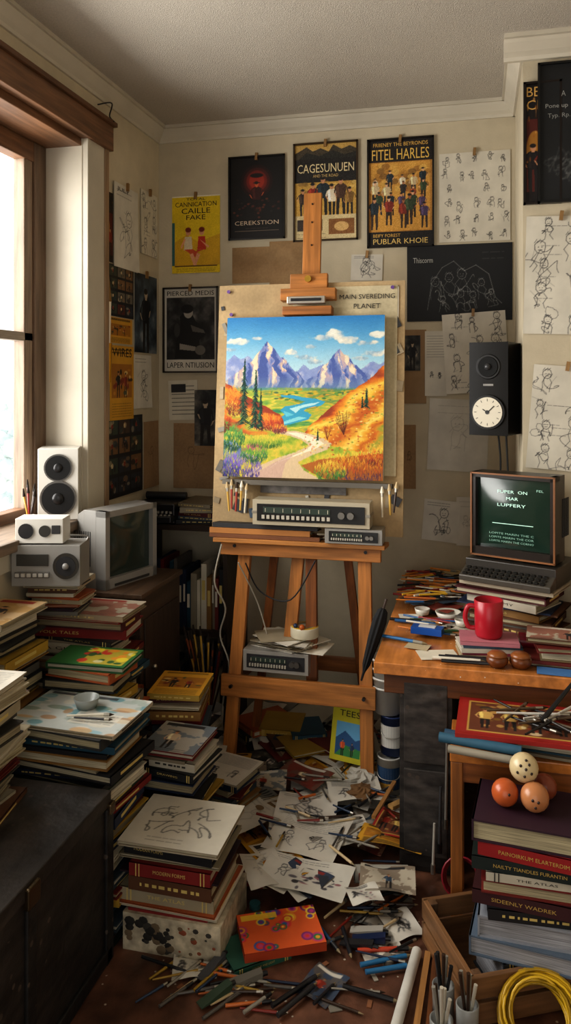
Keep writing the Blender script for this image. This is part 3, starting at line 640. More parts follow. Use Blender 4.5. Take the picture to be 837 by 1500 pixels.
def cf(name,x0,x1,z0,z1,kind,off=0,**k): return poster(name,((x0+x1)/2,yc-off,(z0+z1)/2),x1-x0,z1-z0,kind,**k)
cf('vintage_poster',.171,.30,2.273,2.726,'poster_red',texts=[('BE',.06,.42,.03,.11,'#e0b060'),('CI',.06,.4,.14,.22,'#e0b060')],frame='#1a1210')
cf('blackboard',.222,.62,2.273,2.79,'slate',off=.01,texts=[('A',.2,.24,.2,.24,'#8f8f8c'),('Pone up',.06,.26,.29,.33,'#a0a09c'),('Typ. Rp.',.08,.28,.36,.4,'#8f8f8c')],frame='#141414',res=(90,110))
cf('sketch_sheet',.172,.42,1.78,2.222,'sketch',off=.002,tilt=.03,res=(110,190),tape=True)
cf('sketch_sheet',.19,.43,1.27,1.66,'sketch',off=.002,tilt=.08,res=(110,180),tape=True)
b=B('hanging_brush',(XL+.02,3.13,1.82)); b.cyl((0,0,-.22),(0,0,-.05),.011,.016,'#b5852e','metal'); b.cyl((0,0,-.05),(0,0,.13),.008,.012,'#e6dcc8','gloss'); b.cyl((0,0,.13),(0,0,.24),.014,.003,'#8a6a3a','matte'); b.done()
b=B('curtain_hook_wire'); b.tube([(XL+.01,3.05,2.78),(XL+.05,3.1,2.8),(XL+.02,3.14,2.76),(XL+.06,3.1,2.72),(XL+.02,3.06,2.74)],.003,'#2a2a2a'); b.done()
# ================================================================ EASEL
ew='#b4763a'
E0=(-.70,3.03,0); tiltx=-math.atan(.1)
b=B('artist_easel',E0,0,tiltx)
for sx,xb,xt in((-1,-.285,-.235),(1,.285,.26)):
    b.beam((xb,0,.012),(xt,0,.93),.052,.03,ew,'wood_z')
b.box(0,-.022,.37,.63,.022,.085,ew,'wood_x')
b.box(.0,-.03,.93,.66,.03,.075,ew,'wood_x')
b.box(.0,-.01,.955,.70,.16,.018,'#b67a3c','wood_x')
b.beam((-.045,.03,.55),(-.0,.03,1.1),.05,.03,ew,'wood_z')
b.beam((.05,.035,.40),(.03,.035,1.1),.045,.03,'#8a5226','wood_z')
b.beam((0.01,.045,1.0),(0.01,.045,2.43),.078,.02,ew,'wood_z')
b.box(.01,.0,1.975,.235,.06,.05,ew,'wood_x'); b.box(.01,-.01,1.905,.21,.06,.035,'#9a602c','wood_x')
b.box(.01,-.045,1.945,.16,.03,.03,'#c9c4ba','metal'); b.box(.01,-.062,1.945,.13,.005,.012,'#2a2a2c','gloss')
b.box(.01,.0,2.03,.16,.03,.07,ew,'wood_x'); b.cyl((.01,-.03,2.04),(.01,.0,2.04),.014,.014,'#c9a24a','metal')
for z in(2.2,2.3,2.38): b.cyl((.01,.03,z),(.01,.036,z),.004,.004,'#3a2414','matte',8)
b.beam((-.26,.03,.40),(-.26,.33,.40),.03,.05,'#8a5226','wood_y'); b.beam((.26,.03,.40),(.26,.33,.40),.03,.05,'#8a5226','wood_y')
b.beam((-.26,.30,.03),(-.1,.10,1.3),.035,.025,'#8a5226','wood_z'); b.beam((.26,.30,.03),(.12,.10,1.3),.035,.025,'#8a5226','wood_z')
b.box(0,.31,.405,.56,.03,.06,'#9a602c','wood_x')
for x in(-.27,.27):
    for z in(.37,.93): b.cyl((x,-.05,z),(x,-.03,z),.007,.007,'#3a3a3c','metal',8)
b.done(.003)
M=B('drawing_board',E0,0,tiltx)
M.box(.01,.02,1.51,.80,.012,1.04,'#b39a74','kraft'); M.box(.16,.011,1.62,.44,.006,.78,'#c2b595','kraft')
M.box(.25,.012,1.94,.27,.004,.13,'#d6cfbd','print')
M.text('MAIN SVEREDING',.14,.37,1.955,1.975,.004,'#1d1a18'); M.text('PLANET',.20,.31,1.915,1.935,.004,'#1d1a18')
for k in range(36):
    x=R.choice([R.uniform(-.38,-.34),R.uniform(.345,.39),R.uniform(-.3,.35)]); z=R.uniform(1.05,2.0) if abs(x)>.33 else R.choice([R.uniform(1.9,2.0),R.uniform(1.03,1.2)])
    M.box(x,.0105,z,R.uniform(.01,.05),.004,R.uniform(.01,.06),R.choice(['#8f8a80','#d9d2c2','#6f6a62','#9a8a70','#b5a58a','#4a4a4c','#5a6a7a']),'kraft',0,0,R.uniform(-.5,.5))
for x,z in((-.345,2.0),(-.33,1.9),(.36,2.0)): M.cyl((x,.0,z),(x,.012,z),.008,.006,'#6a4a8a','gloss',8)
M.box(.02,-.02,1.19,.7,.06,.02,'#77726a','metal'); M.box(.0,.008,1.165,.36,.006,.035,'#6f6a66','worn')
M.done()
b=B('landscape_painting',E0,0,tiltx)
b.box(0,-.02,1.545,.668,.03,.668,'#d8cfbb','kraft'); b.image(-.334,1.211,.668,.668,landscape(),-.0362,'canvas_oil'); b.done()
b=B('closed_sketchbooks',E0,0,tiltx)
b.book(-.14,-.02,.965,.46,.11,.016,0,'#7a4a28','front',lab=False); b.book(-.16,-.02,.982,.42,.11,.022,.01,'#b5793c','front',lab=False); b.book(-.14,-.02,1.005,.44,.1,.018,0,'#2c2b2d','front',lab=False); b.done()
def radio_face(b,w,h,y,dark='#242424'):
    b.box(0,y,0,w*.96,.004,h*.8,dark,'gloss')
    b.box(-w*.12,y-.003,h*.12,w*.6,.003,h*.28,'#3f4a44','screen')
    for i in range(14): b.box(-w*.42+i*w*.045,y-.004,-h*.2,w*.028,.006,h*.18,'#b8b2a4','gloss')
    for x in(.28,.36): b.cyl((w*x,y-.015,0),(w*x,y,0),h*.16,h*.18,'#8f8b84','metal',12)
    for i in range(8): b.box(-w*.4+i*w*.08,y-.005,h*.12,.002,.002,h*.18,'#e8e0c8','print')
b=B('small_radio',(-.47,3.07,1.0)); b.box(0,.0,0,.225,.10,.058,'#8f8c86','gloss'); b.M=Matrix.Translation((0,-.052,0)); radio_face(b,.2,.05,0); b.done(.002)
b=B('tape_deck',(-.64,3.06,1.083)); b.box(0,0,.0,.47,.09,.10,'#b0a690','gloss'); b.box(0,-.001,-.0,.475,.094,.01,'#8a8478','gloss'); b.M=Matrix.Translation((0,-.048,0)); radio_face(b,.45,.085,0); b.done(.003)
b=B('paint_brush_set')
for x,zz in((-1.0,1.12),(-.985,1.13),(-.965,1.12),(-.945,1.125),(-.925,1.115),(-.335,1.13),(-.315,1.14),(-.365,1.12)):
    b.push((x,3.085,zz),0,tiltx,R.uniform(-.12,.12)); b.cyl((0,0,-.05),(0,0,.03),.004,.005,R.choice(['#d9cfb8','#3a2a20','#a03a2a','#c9a24a']),'gloss',8); b.cyl((0,0,.03),(0,0,.045),.006,.007,'#b9b4a8','metal',8); b.cyl((0,0,.045),(0,0,.07),.009,.003,R.choice(['#3a2a1c','#c9b28a','#e8e0cc']),'matte',8); b.pop()
b.done()
b=B('cassette_radio',(-.79,3.17,.475)); b.box(0,0,0,.27,.24,.085,'#a39f98','gloss'); b.M=Matrix.Translation((0,-.121,0)); radio_face(b,.25,.07,0,'#3a3a3c'); b.done(.004)
b=B('paper_pile',(-.75,3.14,.518))
for k in range(12): b.push((R.uniform(-.05,.08),R.uniform(-.03,.03),.002+k*.004),R.uniform(-.6,.6)); b.box(0,0,0,.2,.15,.003,R.choice(['#dcd6c8','#c9c2b4','#e3dccb','#a89c84']),'matte'); b.pop()
b.done()
b=B('tape_roll',(-.685,3.12,.568)); b.lathe((0,0,0),[(.028,0),(.056,0),(.058,.004),(.058,.038),(.056,.042),(.030,.042),(.028,.038),(.028,0)],'#d8d0b8','gloss',32); b.lathe((0,0,0),[(.0285,.0425),(.036,.043),(.036,.0425)],'#8a7a5a','gloss',32); b.lathe((0,0,0),[(.04,.0425),(.055,.0435),(.0565,.041)],'#d0a832','gloss',32)
b.sphere((.0,-.05,.05),.012,'#c0642a','gloss',10); b.sphere((-.03,-.035,.05),.01,'#2a3a5a','gloss',10); b.done()
# ================================================================ PILES OF BOOKS
PAL=['#1c1c1f','#8f8672','#5f5b54','#4b171b','#1d2a44','#9a8f76','#b8b09e','#2a3528','#5b3a24','#15191d','#7a6f5c','#6c241e','#c4bba6','#38454f','#a8862f','#2d1c26','#84602f','#a0522a','#22485a','#c9c1ae','#30302e','#7a1f1c']
def stack(name,cx,cy,z0,zt,w,d,rz=0,top=None,hmin=.012,hmax=.036,pal=None,jit=.035,topcol='#a89c86',seed=1,rot=.16):
    global R
    R=random.Random(seed*91+5)
    b=B(name,(cx,cy,z0),rz); z=0; H=zt-z0
    while z<H-.005:
        h=min(R.uniform(hmin,hmax) if R.random()<.75 else R.uniform(.005,.011),H-z)
        if H-z-h<.006: h=H-z
        last=(z+h>=H-.005)
        ww=w*R.uniform(.78,1.02); dd=d*R.uniform(.8,1.0); c=R.choice(pal or PAL)
        if last: ww,dd,c=w,d,topcol
        x,y,a=R.uniform(-jit,jit)*.6,R.uniform(-jit,jit)*.45,R.uniform(-rot,rot)
        if last: x=y=a=0
        b.book(x,y,z,ww,dd,h,a,c,R.choice(['front','front','front','left','right']),R.choice(['#c4b99e','#b5a988','#cfc6b0','#a39678']))
        z+=h
    if top:
        b.image(-w/2,-d/2,w,d,art(top,int(w*340),int(d*360)),H+.0006,'print',flat=True)
    return b
LM='book_stack'
stack(LM,-.845,2.18,.105,.30,.30,.26,0,'cover_sketch',hmin=.03,hmax=.045,seed=3,rot=.05,jit=.015).done()
b=B('patterned_box',(-.83,2.17,.0525)); b.box(0,0,0,.29,.25,.105,'#a59a84','worn')
for i in range(30): b.sphere((R.uniform(-.13,.0),-.125,R.uniform(-.04,.04)),R.uniform(.006,.02),R.choice(['#25221e','#3a3630','#6a5a44']),'matte',8,(1,.1,.8))
for i in range(14): b.sphere((R.uniform(-.0,.13),-.125,R.uniform(-.04,.04)),R.uniform(.003,.01),R.choice(['#3a3630','#8a4a30','#6a5a44']),'matte',8,(1,.1,.8))
b.done(.002)
stack(LM,-1.175,2.17,0,.60,.36,.255,-.04,'art_blue',seed=4,hmin=.012,hmax=.034,rot=.1).done()
stack(LM,-1.475,2.215,0,.87,.17,.26,0,'mag',seed=5,rot=.06).done()
stack(LM,-1.235,2.385,0,.69,.27,.17,.03,'art_green',seed=6,topcol='#1f4a28').done()
stack(LM,-1.37,2.595,0,.79,.36,.20,0,'mag',seed=7,topcol='#8a7a64').done()
stack(LM,-1.055,2.70,0,.50,.19,.22,.1,'orange',seed=8,topcol='#a88a3a').done()
stack(LM,-.965,2.45,0,.42,.19,.21,-.05,'mag',seed=9,topcol='#6a1a1a').done()
stack(LM,-1.09,2.99,0,.13,.22,.2,.2,'page',seed=10,pal=['#d4cdbd','#ddd6c7','#c7bfae']).done()
stack(LM,-.9,2.78,0,.17,.19,.2,-.25,'page',seed=11).done()
stack(LM,-1.12,3.03,.13,.22,.16,.15,-.1,'mag',seed=31).done()
b=B('storage_chest',(-1.275,1.6,.2335)); b.box(0,0,-.02,.56,.8,.427,'#211d1a','scuffed'); b.box(0,0,.2135,.57,.81,.04,'#28231f','scuffed')
for y in(-.39,0,.39): b.box(.284,y,-.02,.012,.04,.427,'#171513','scuffed')
b.box(.284,0,-.21,.012,.8,.04,'#171513','scuffed'); b.box(.286,.395,.19,.02,.03,.03,'#6a5a44','metal'); b.box(.286,.0,.2,.02,.05,.05,'#5a4c38','metal'); b.done(.004)
stack(LM,-1.325,1.80,.467,.80,.24,.26,.05,'page',seed=12,pal=['#b4a98f','#8f8672','#7a6f5c','#5b3a24','#3a3630','#a39678','#6c241e']).done()
b=B('side_cabinet',(-1.395,2.93,.4)); b.box(0,0,0,.33,.40,.78,'#4a3a2e','wood_y'); b.box(0,0,.395,.35,.42,.02,'#5a4636','wood_y'); b.box(.168,0,.1,.008,.34,.4,'#3d2f26','wood_z'); b.sphere((.18,-.1,.1),.01,'#c0b8a8','metal',10); b.done(.003)
def crt(name,loc,rz,w,h,d,c,sc,bez=.028,knob=0,dd=.55):
    b=B(name,loc,rz)
    fd=.05; kw=knob
    b.box(0,fd/2,h-bez/2,w,fd,bez,c,'gloss'); b.box(0,fd/2,bez/2+.008,w,fd,bez+.016,c,'gloss')
    b.box(-w/2+bez/2,fd/2,h/2,bez,fd,h,c,'gloss'); b.box(w/2-(bez+kw)/2,fd/2,h/2,bez+kw,fd,h,c,'gloss')
    x0,x1,z0,z1=-w/2+bez,w/2-bez-kw,bez+.016,h-bez
    n=12; V=[];F=[]
    for j in range(n+1):
        for i in range(n+1):
            u=i/n*2-1;v=j/n*2-1; V.append((x0+(u+1)/2*(x1-x0),.022-.014*(1-u*u)*(1-v*v),z0+(v+1)/2*(z1-z0)))
    for j in range(n):
        for i in range(n): q=j*(n+1)+i; F.append((q,q+1,q+n+2,q+n+1))
    b.add(V,F,sc,'screen',True)
    b.hexa([(-w/2,fd,0),(w/2,fd,0),(w/2,d*dd,0),(-w/2,d*dd,0),(-w/2,fd,h),(w/2,fd,h),(w/2,d*dd,h),(-w/2,d*dd,h)],c,'gloss')
    k=.78; b.hexa([(-w/2,d*dd,.0),(w/2,d*dd,.0),(w/2*k,d,.02),(-w/2*k,d,.02),(-w/2,d*dd,h),(w/2,d*dd,h),(w/2*k,d,h*.86),(-w/2*k,d,h*.86)],c,'gloss')
    for sx in(-1,1):
        for i in range(7): b.box(sx*(w/2+.0008),fd+.03+i*.011,h*.5,.002,.004,h*.45,'#3a3a3a','matte')
    return b,(x0,x1,z0,z1)
ang=math.atan2(.267,.081)
b,_=crt('television',(-1.335,2.885,.805),ang,.30,.30,.205,'#8d8b87','#2e3a35',.024)
b.box(.0,-.002,.012,.2,.004,.01,'#3a3a3a','gloss'); b.done(.006)
a2=math.atan2(-.117,.277)
b,(x0,x1,z0,z1)=crt('computer_monitor',(.1175,2.925,.965),a2,.31,.305,.19,'#2a231f','#22352c',.018,.0)
for dz in(.302,.003): b.box(0,-.002,dz,.31,.006,.006,'#8a5a34','wood_x')
for sx in(-1,1): b.box(sx*.1525,-.002,.152,.006,.006,.305,'#8a5a34','wood_z')
for k,(t,a,c_) in enumerate([('FUPER  ON',.3,.7),('MAR',.42,.58),('LUPFERY',.3,.68)]): b.text(t,x0+a*(x1-x0),x0+c_*(x1-x0),z1-.052-k*.024,z1-.041-k*.024,.004,'#a8c8b8','glow')
b.text('FEL',x1-.05,x1-.025,z1-.04,z1-.032,.008,'#7fa090','glow'); b.box(0,.0075,z0+.09,.15,.001,.002,'#a8c8b8','glow')
for k in range(3): b.text('LOPITE MARIN THE CORNOW'[:18+k*2],x0+.05,x1-.06,z0+.05-k*.014,z0+.057-k*.014,.008,'#6a8a7a','glow')
b.done(.005)
b=B('video_recorder',(.135,2.96,.922),a2); b.box(0,.05,0,.33,.24,.07,'#3a3632','gloss'); b.hexa([(-.165,-.13,-.035),(.165,-.13,-.035),(.165,-.07,-.035),(-.165,-.07,-.035),(-.165,-.13,-.015),(.165,-.13,-.015),(.165,-.07,.01),(-.165,-.07,.01)],'#4a453e','gloss')
for j in range(3):
    for i in range(14): b.box(-.145+i*.0215,-.121+j*.018,-.0075+j*.0075,.017,.013,.006,'#1f1d1b','gloss',0,.38)
b.done(.003)
stack('book_stack',.13,2.95,.692,.886,.34,.2,a2,None,seed=15,hmin=.02).done()
# ================================================================ SILL ITEMS
b=B('bookshelf_speaker',(-1.63,2.845,1.06),.42); b.box(0,0,.14,.155,.15,.28,'#cfccc4','gloss')
for z,r in((.205,.048),(.085,.062)): 
    b.cyl((0,-.082,z),(0,-.072,z),r*1.12,r*1.12,'#55524e','gloss',28); b.cyl((0,-.084,z),(0,-.08,z),r,r,'#0f0f10','matte',28); b.sphere((0,-.083,z),r*.38,'#1a1a1c','gloss',14,(1,.4,1))
b.done(.008)
b=B('brush_jar',(-1.605,2.585,1.06)); b.lathe((0,0,0),[(0,0),(.022,0),(.025,.05),(.023,.05),(.021,.004),(0,.004)],'#b8b0a0','gloss')
for k in range(5):
    a=k*1.25; b.cyl((0,0,.01),(.02*math.cos(a),.02*math.sin(a),.12+.015*(k%3)),.003,.004,R.choice(['#3a2a20','#c9a24a','#8a2a26']),'gloss',7); b.cyl((.02*math.cos(a),.02*math.sin(a),.12+.015*(k%3)),(.023*math.cos(a),.023*math.sin(a),.15+.015*(k%3)),.006,.002,'#2a2018','matte',7)
b.done()
stack('book_stack',-1.455,2.54,.792,.90,.2,.16,.1,None,seed=16).done()
b=B('boombox',(-1.452,2.475,.902),.24); b.box(0,0,.07,.235,.13,.14,'#8f8d89','gloss'); b.cyl((.07,-.072,.07),(.07,-.064,.07),.044,.044,'#55534f','metal',28); b.cyl((.07,-.074,.07),(.07,-.07,.07),.034,.034,'#2a2a2c','matte',24); b.sphere((.07,-.072,.07),.012,'#8f8d8a','gloss',12)
b.box(-.045,-.067,.09,.11,.004,.04,'#3a3936','gloss'); b.box(-.045,-.07,.04,.12,.006,.02,'#66635f','gloss')
for i in range(6): b.box(-.095+i*.02,-.074,.04,.014,.006,.012,'#b9b6b0','gloss')
b.tube([(-.11,.03,.13),(-.11,.05,.15),(.0,.05,.152),(.11,.05,.15),(.11,.03,.13)],.004,'#8a8884','metal')
b.done(.006)
b=B('clock_radio',(-1.475,2.46,1.044),.24); b.box(0,0,.045,.165,.09,.085,'#cfccc4','gloss'); b.cyl((-.045,-.05,.045),(-.045,-.044,.045),.026,.026,'#2a2a2c','gloss',20); b.cyl((.02,-.05,.045),(.02,-.044,.045),.02,.02,'#3a3936','gloss',20); b.box(.058,-.046,.05,.03,.004,.03,'#3a3a3c','gloss'); b.done(.006)
b=B('corner_bookshelf',(-1.34,3.555,0))
for z in(.02,.45,.93): b.box(0,0,z,.46,.32,.025,'#3a2c22','wood_x')
for x in(-.225,.225): b.box(x,0,.47,.02,.32,.94,'#3a2c22','wood_z')
R=random.Random(8)
for z0 in(.033,.463):
    x=-.205
    while x<.19:
        t=R.uniform(.014,.035); h=R.uniform(.2,.32); b.box(x+t/2,-.03+R.uniform(-.01,.01),z0+h/2,t-.002,.2,h,R.choice(PAL),'print'); b.box(x+t/2,-.134,z0+h*.6,t*.5,.002,h*.3,R.choice(['#c9b26a','#d9d2c2']),'print'); x+=t
z=.943
for k in range(5):
    h=R.uniform(.015,.03); b.book(R.uniform(.05,.09),0,z-.0,.22,.24,h,R.uniform(-.2,.2),R.choice(PAL)); z+=h
b.done()
b=B('typewriter',(-1.46,3.5,.944),.06); b.box(0,0,.05,.19,.24,.09,'#1b1b1d','gloss'); b.cyl((-.1,.05,.11),(.1,.05,.11),.018,.018,'#2a2a2c','gloss',14)
for j in range(3):
    for i in range(9): b.cyl((-.08+i*.02,-.15+j*.022,.04+j*.012),(-.08+i*.02,-.15+j*.022,.05+j*.012),.007,.007,'#8f8b84','gloss',8)
b.box(0,-.13,.03,.19,.08,.03,'#232325','gloss'); b.done(.004)
b=B('brush_bucket',(-1.13,3.2,0)); b.lathe((0,0,0),[(0,0),(.06,0),(.07,.2),(.066,.2),(.057,.006),(0,.006)],'#b9b5ad','gloss')
for k in range(24):
    a=R.uniform(0,6.28); r=R.uniform(.02,.1); L=R.uniform(.35,.52); c=R.choice(['#6a2a22','#2a3a5a','#3a2a20','#c9a24a','#1f1f22','#8a4a2a'])
    b.cyl((-.3*r*math.cos(a),-.3*r*math.sin(a),.01),(r*math.cos(a),r*math.sin(a),L),.004,.005,c,'gloss',7); b.cyl((r*math.cos(a),r*math.sin(a),L),(r*1.08*math.cos(a),r*1.08*math.sin(a),L+.04),.008,.003,'#2a2018','matte',7)
b.done()
# ================================================================ DESK
b=B('desk',(0,0,0)); dw='#c88244'
b.bx(-.33,1.45,2.55,3.06,.652,.69,dw,'desk_wood'); b.bx(-.33,.15,3.06,3.71,.652,.69,dw,'desk_wood')
b.bx(-.30,1.42,2.585,2.605,.58,.652,'#6a4022','wood_x')
b.bx(-.245,-.085,2.60,3.62,0,.652,'#37322e','scuffed'); b.bx(-.25,-.08,2.59,2.602,.02,.64,'#2f2b28','scuffed')
b.bx(-.235,-.095,2.583,2.592,.36,.62,'#3a3531','scuffed'); b.bx(-.235,-.095,2.583,2.592,.06,.34,'#3a3531','scuffed')
b.bx(1.3,1.42,2.6,3.0,0,.652,'#37322e','worn'); b.done(.003)
b=B('wall_speaker',(.07,3.215,1.575),-.33); b.box(0,.0,0,.152,.19,.36,'#0d0c0d','blackgloss')
b.cyl((.0,-.1,.085),(0,-.094,.085),.046,.05,'#2a2a2b','blackgloss',28); b.cyl((.0,-.104,.085),(0,-.099,.085),.038,.04,'#080808','matte',28); b.sphere((0,-.103,.085),.014,'#3a3a3c','gloss',12)
b.cyl((0,-.106,-.09),(0,-.094,-.09),.066,.068,'#2a2a2b','blackgloss',32); b.cyl((0,-.109,-.09),(0,-.104,-.09),.058,.058,'#cfc6b2','gloss',32); b.cyl((0,-.111,-.09),(0,-.108,-.09),.008,.008,'#2a2a2b','gloss',16)
for k in range(12): a=k*.5236; b.box(.047*math.cos(a),-.1095,-.09+.047*math.sin(a),.002,.001,.009,'#3a3a3a','print',0,0,-a+1.57)
b.box(.014,-.111,-.078,.003,.001,.036,'#222222','print',0,0,.8); b.box(-.008,-.111,-.085,.003,.001,.024,'#222222','print',0,0,-1.0); b.box(0,-.096,.015,.04,.003,.008,'#8a8782','print')
b.box(0,.12,0,.05,.08,.05,'#1b1a1b','gloss'); b.cyl((0,.15,0),(-.14,.44,0),.014,.014,'#1b1a1b','gloss'); b.done(.008)
b=B('speaker_cable'); b.tube([(.08,3.3,1.4),(.09,3.32,1.25),(.07,3.35,1.1),(.08,3.5,.95),(.1,3.68,.8)],.004,'#1a1a1a'); b.tube([(.11,3.28,1.4),(.12,3.3,1.2),(.13,3.35,1.0),(.13,3.6,.85)],.004,'#1a1a1a'); b.done()
def mug(name,x,y,z,c,r=.052,h=.125,a=math.pi):
    b=B(name,(x,y,z),a); b.lathe((0,0,0),[(0,0),(r*.86,0),(r*.96,.01),(r,h*.5),(r*1.02,h),(r*.96,h+.002),(r*.93,h*.5),(r*.85,.01),(0,.01)],c,'gloss',32)
    b.tube([(r*.95,0,h*.82),(r*1.45,0,h*.8),(r*1.65,0,h*.5),(r*1.4,0,h*.25),(r*.95,0,h*.22)],.008,c,'gloss',10); b.done()
R=random.Random(21)
b=B('magazine_pile',(.035,2.72,.692),.12); z=0
for k,(hh,c) in enumerate([(.012,'#b8a888'),(.008,'#8f3a4a'),(.014,'#d0c8b8'),(.008,'#3a4a5a'),(.012,'#c07a84')]): b.book(R.uniform(-.01,.01),0,z,.19,.125,hh,R.uniform(-.12,.12),c,'front',lab=False); z+=hh
b.done()
mug('coffee_mug',.035,2.725,.747,'#a8202e',.047,.122,math.pi+.1)
b=B('desk_papers',(0,0,.692))
for k in range(34):
    x=R.uniform(-.26,-.06); y=R.uniform(3.13,3.62)
    b.push((x,y,.001+k*.0014),R.uniform(-1,1)); b.box(0,0,0,R.uniform(.08,.15),R.uniform(.08,.13),.0014,R.choice(['#dcd6c8','#c9c2b4','#6a6458','#b8a888','#c9b48a','#8a3a2a','#3a4a5a']),'matte'); b.pop()
for k,(x,y,a,w_,h_,c) in enumerate([(-.13,2.66,.3,.13,.09,'#d8d0bc'),(-.07,2.98,.5,.1,.08,'#cfc8b8'),(-.2,2.72,-.2,.08,.06,'#b8a888'),(-.25,3.05,.2,.09,.07,'#dcd6c8')]): b.push((x,y,.001+k*.0014),a); b.box(0,0,0,w_,h_,.0014,c,'matte'); b.pop()
b.done()
b=B('desk_pens',(0,0,.692))
for k in range(60): b.pen(R.uniform(-.26,-.06),R.uniform(3.1,3.6),.052+.004*(k%4),R.uniform(-.6,.9),R.uniform(.12,.19),R.choice(['#c9782a','#e0b03a','#1f1f22','#8a2a26','#2a5a8a','#d9d2c2','#b8642a','#d98a34']),.0045,0,k%3==0)
for k in range(16): b.pen(R.uniform(-.24,-.06),R.uniform(2.84,3.04),.009+.004*(k%2),R.uniform(-.5,.5),R.uniform(.1,.16),R.choice(['#c9782a','#1f1f22','#8a2a26','#2a5a8a','#d9d2c2','#3a5a3a']),.004,0,k%3==0)
for x,y,a,c in((-.22,2.97,-.1,'#2a5a8a'),(-.24,2.99,.0,'#1f1f22'),(-.25,2.76,-.3,'#2a6aa0'),(-.02,2.63,.02,'#1f1f22'),(-.04,2.62,-.02,'#2a2a2c'),(-.06,2.605,.03,'#d9d2c2'),(-.03,2.585,.05,'#1c1c1e'),(-.12,3.02,-.1,'#8a2a26')): b.pen(x,y,.010,a,.17,c,.006)
b.done()
b=B('tape_dispenser_box',(-.175,2.84,.705),-.15); b.box(0,0,.012,.11,.05,.024,'#2458a8','gloss'); b.box(0,0,.025,.06,.03,.002,'#d8d8d8','print'); b.done(.003)
b=B('palette_bowls',(-.11,3.07,.700))
for dx,dy,r in((0,0,.05),(.055,-.09,.03),(-.1,.02,.03)): b.lathe((dx,dy,0),[(0,0),(r*.8,0),(r,.022),(r*.92,.022),(r*.7,.006),(0,.006)],'#ded8ca','gloss')
b.done()
b=B('rolled_red_case',(.17,2.785,.722),.05); b.cyl((-.035,0,0),(.06,0,0),.028,.028,'#8f1f33','gloss',18); b.cyl((.06,0,0),(.065,0,0),.031,.031,'#6a1626','gloss',18); b.done()
stack('book_stack',.265,2.68,.692,.785,.22,.13,-.08,'mag',seed=18,pal=['#5a3a20','#6a2018','#2a3428','#7a6a4a'],topcol='#5a3a24').done()
b=B('wooden_pot',(.06,2.60,.692))
for dx in(0,.072): b.lathe((dx,dx*.1,0),[(0,0),(.022,0),(.034,.015),(.034,.028),(.026,.036),(.024,.036),(.02,.025),(0,.025)],'#6a3a1c','gloss'); b.lathe((dx,dx*.1,.034),[(.03,0),(.032,.004),(.022,.012),(0,.014)],'#8a5228','gloss')
b.done()
b=B('notepad',(.27,2.58,.692),-.06); b.box(0,0,.004,.18,.045,.008,'#4a7ab0','print'); b.done()
stack('book_stack',.44,2.92,.692,.86,.15,.16,.0,'mag',seed=19,pal=['#8a7a5a','#b8a888','#5a3a2a']).done()
mug('coffee_mug',.415,2.88,.862,'#a8342a',.045,.11,0)
b=B('low_table',(.2,2.46,0)); b.box(0,0,.505,.56,.23,.03,'#c07a3a','desk_wood')
for x in(-.26,.26):
    for y in(-.095,.095): b.box(x,y,.245,.035,.035,.49,'#9a602c','wood_z')
b.box(0,-.1,.46,.5,.015,.06,'#8a5226','wood_x'); b.done(.003)
stack('book_stack',.17,2.455,.522,.582,.36,.2,.02,None,seed=20,pal=['#22485a','#8f8672','#6a1a1a'],topcol='#25465e').done()
b=B('red_art_folder',(.13,2.43,.584),-.03); b.box(0,0,.006,.38,.27,.012,'#9c2018','print'); b.image(-.18,-.125,.36,.25,art('art_red',130,90),.0126,'print',flat=True)
b.done()
b=B('brush_bundle',(.16,2.42,.602))
for k in range(14): b.pen(R.uniform(-.08,.1),R.uniform(-.08,.08),.004+.006*(k%3),R.uniform(-.9,1.2),R.uniform(.14,.24),R.choice(['#1c1c1e','#2a2420','#c9c4ba','#5a4a3a']),.005,.0,True)
b.cyl((.02,-.02,.01),(.13,.08,.11),.008,.005,'#1c1c1e','gloss'); b.done()
b=B('rolled_blue_poster',(.0,2.30,.572),-.16); b.cyl((-.11,0,0),(.12,0,.0),.014,.014,'#2f5a70','print',14); b.cyl((-.1,.03,-.0),(.1,.03,0),.013,.013,'#25465e','print',14); b.cyl((-.08,-.02,-.02),(.13,-.02,-.02),.011,.011,'#8f8878','print',14); b.done()
b=B('wooden_crate',(.075,2.21,0),.46)
for z in(.035,.10):
    b.box(0,-.15,z,.36,.014,.055,'#7a583a','wood_x'); b.box(0,.15,z,.36,.014,.055,'#7a583a','wood_x'); b.box(-.173,0,z,.014,.3,.055,'#8a6442','wood_y'); b.box(.173,0,z,.014,.3,.055,'#8a6442','wood_y')
b.box(0,0,.006,.34,.29,.012,'#6a4e36','wood_x')
for x in(-.155,.155):
    for y in(-.135,.135): b.box(x,y,.064,.022,.022,.126,'#6a4e36','wood_z')
b.done(.002)
b=B('book_stack',(.115,2.17,.012),.0); z=0
for k,(h,w,d,a,c,sp,dx,dy,tt) in enumerate([(.115,.2,.17,.46,'#2b3038','front',0,0.01,None),(.05,.27,.22,-.12,'#5a6878','left',.01,0,None),(.055,.26,.22,-.05,'#8f9299','left',0.02,.01,None),(.028,.25,.2,.05,'#151518','front',.03,0,None),(.034,.24,.2,-.1,'#3a1418','front',.0,0,'SIDEENLY WADREK'),(.034,.25,.2,-.02,'#6c1d17','right',.02,0,None),(.022,.25,.2,.0,'#b9b2a0','front',.03,0,None),(.032,.27,.2,-.06,'#121f1b','front',.01,0,'NAILTY TIANDLES FURANTIN'),(.036,.26,.21,-.16,'#8c1616','front',.03,0,'PAINOIRKUM ELARTERDIM'),(.055,.26,.22,-.1,'#2f1424','left',.01,0.01,None)]):
    b.book(dx,dy,z,w,d,h,a,c,sp,'#b5a988' if k>2 else '#a8a8ac',title=tt); z+=h
topz=.012+z
b.done()
b=B('decorated_balls',(.105,2.2,topz))
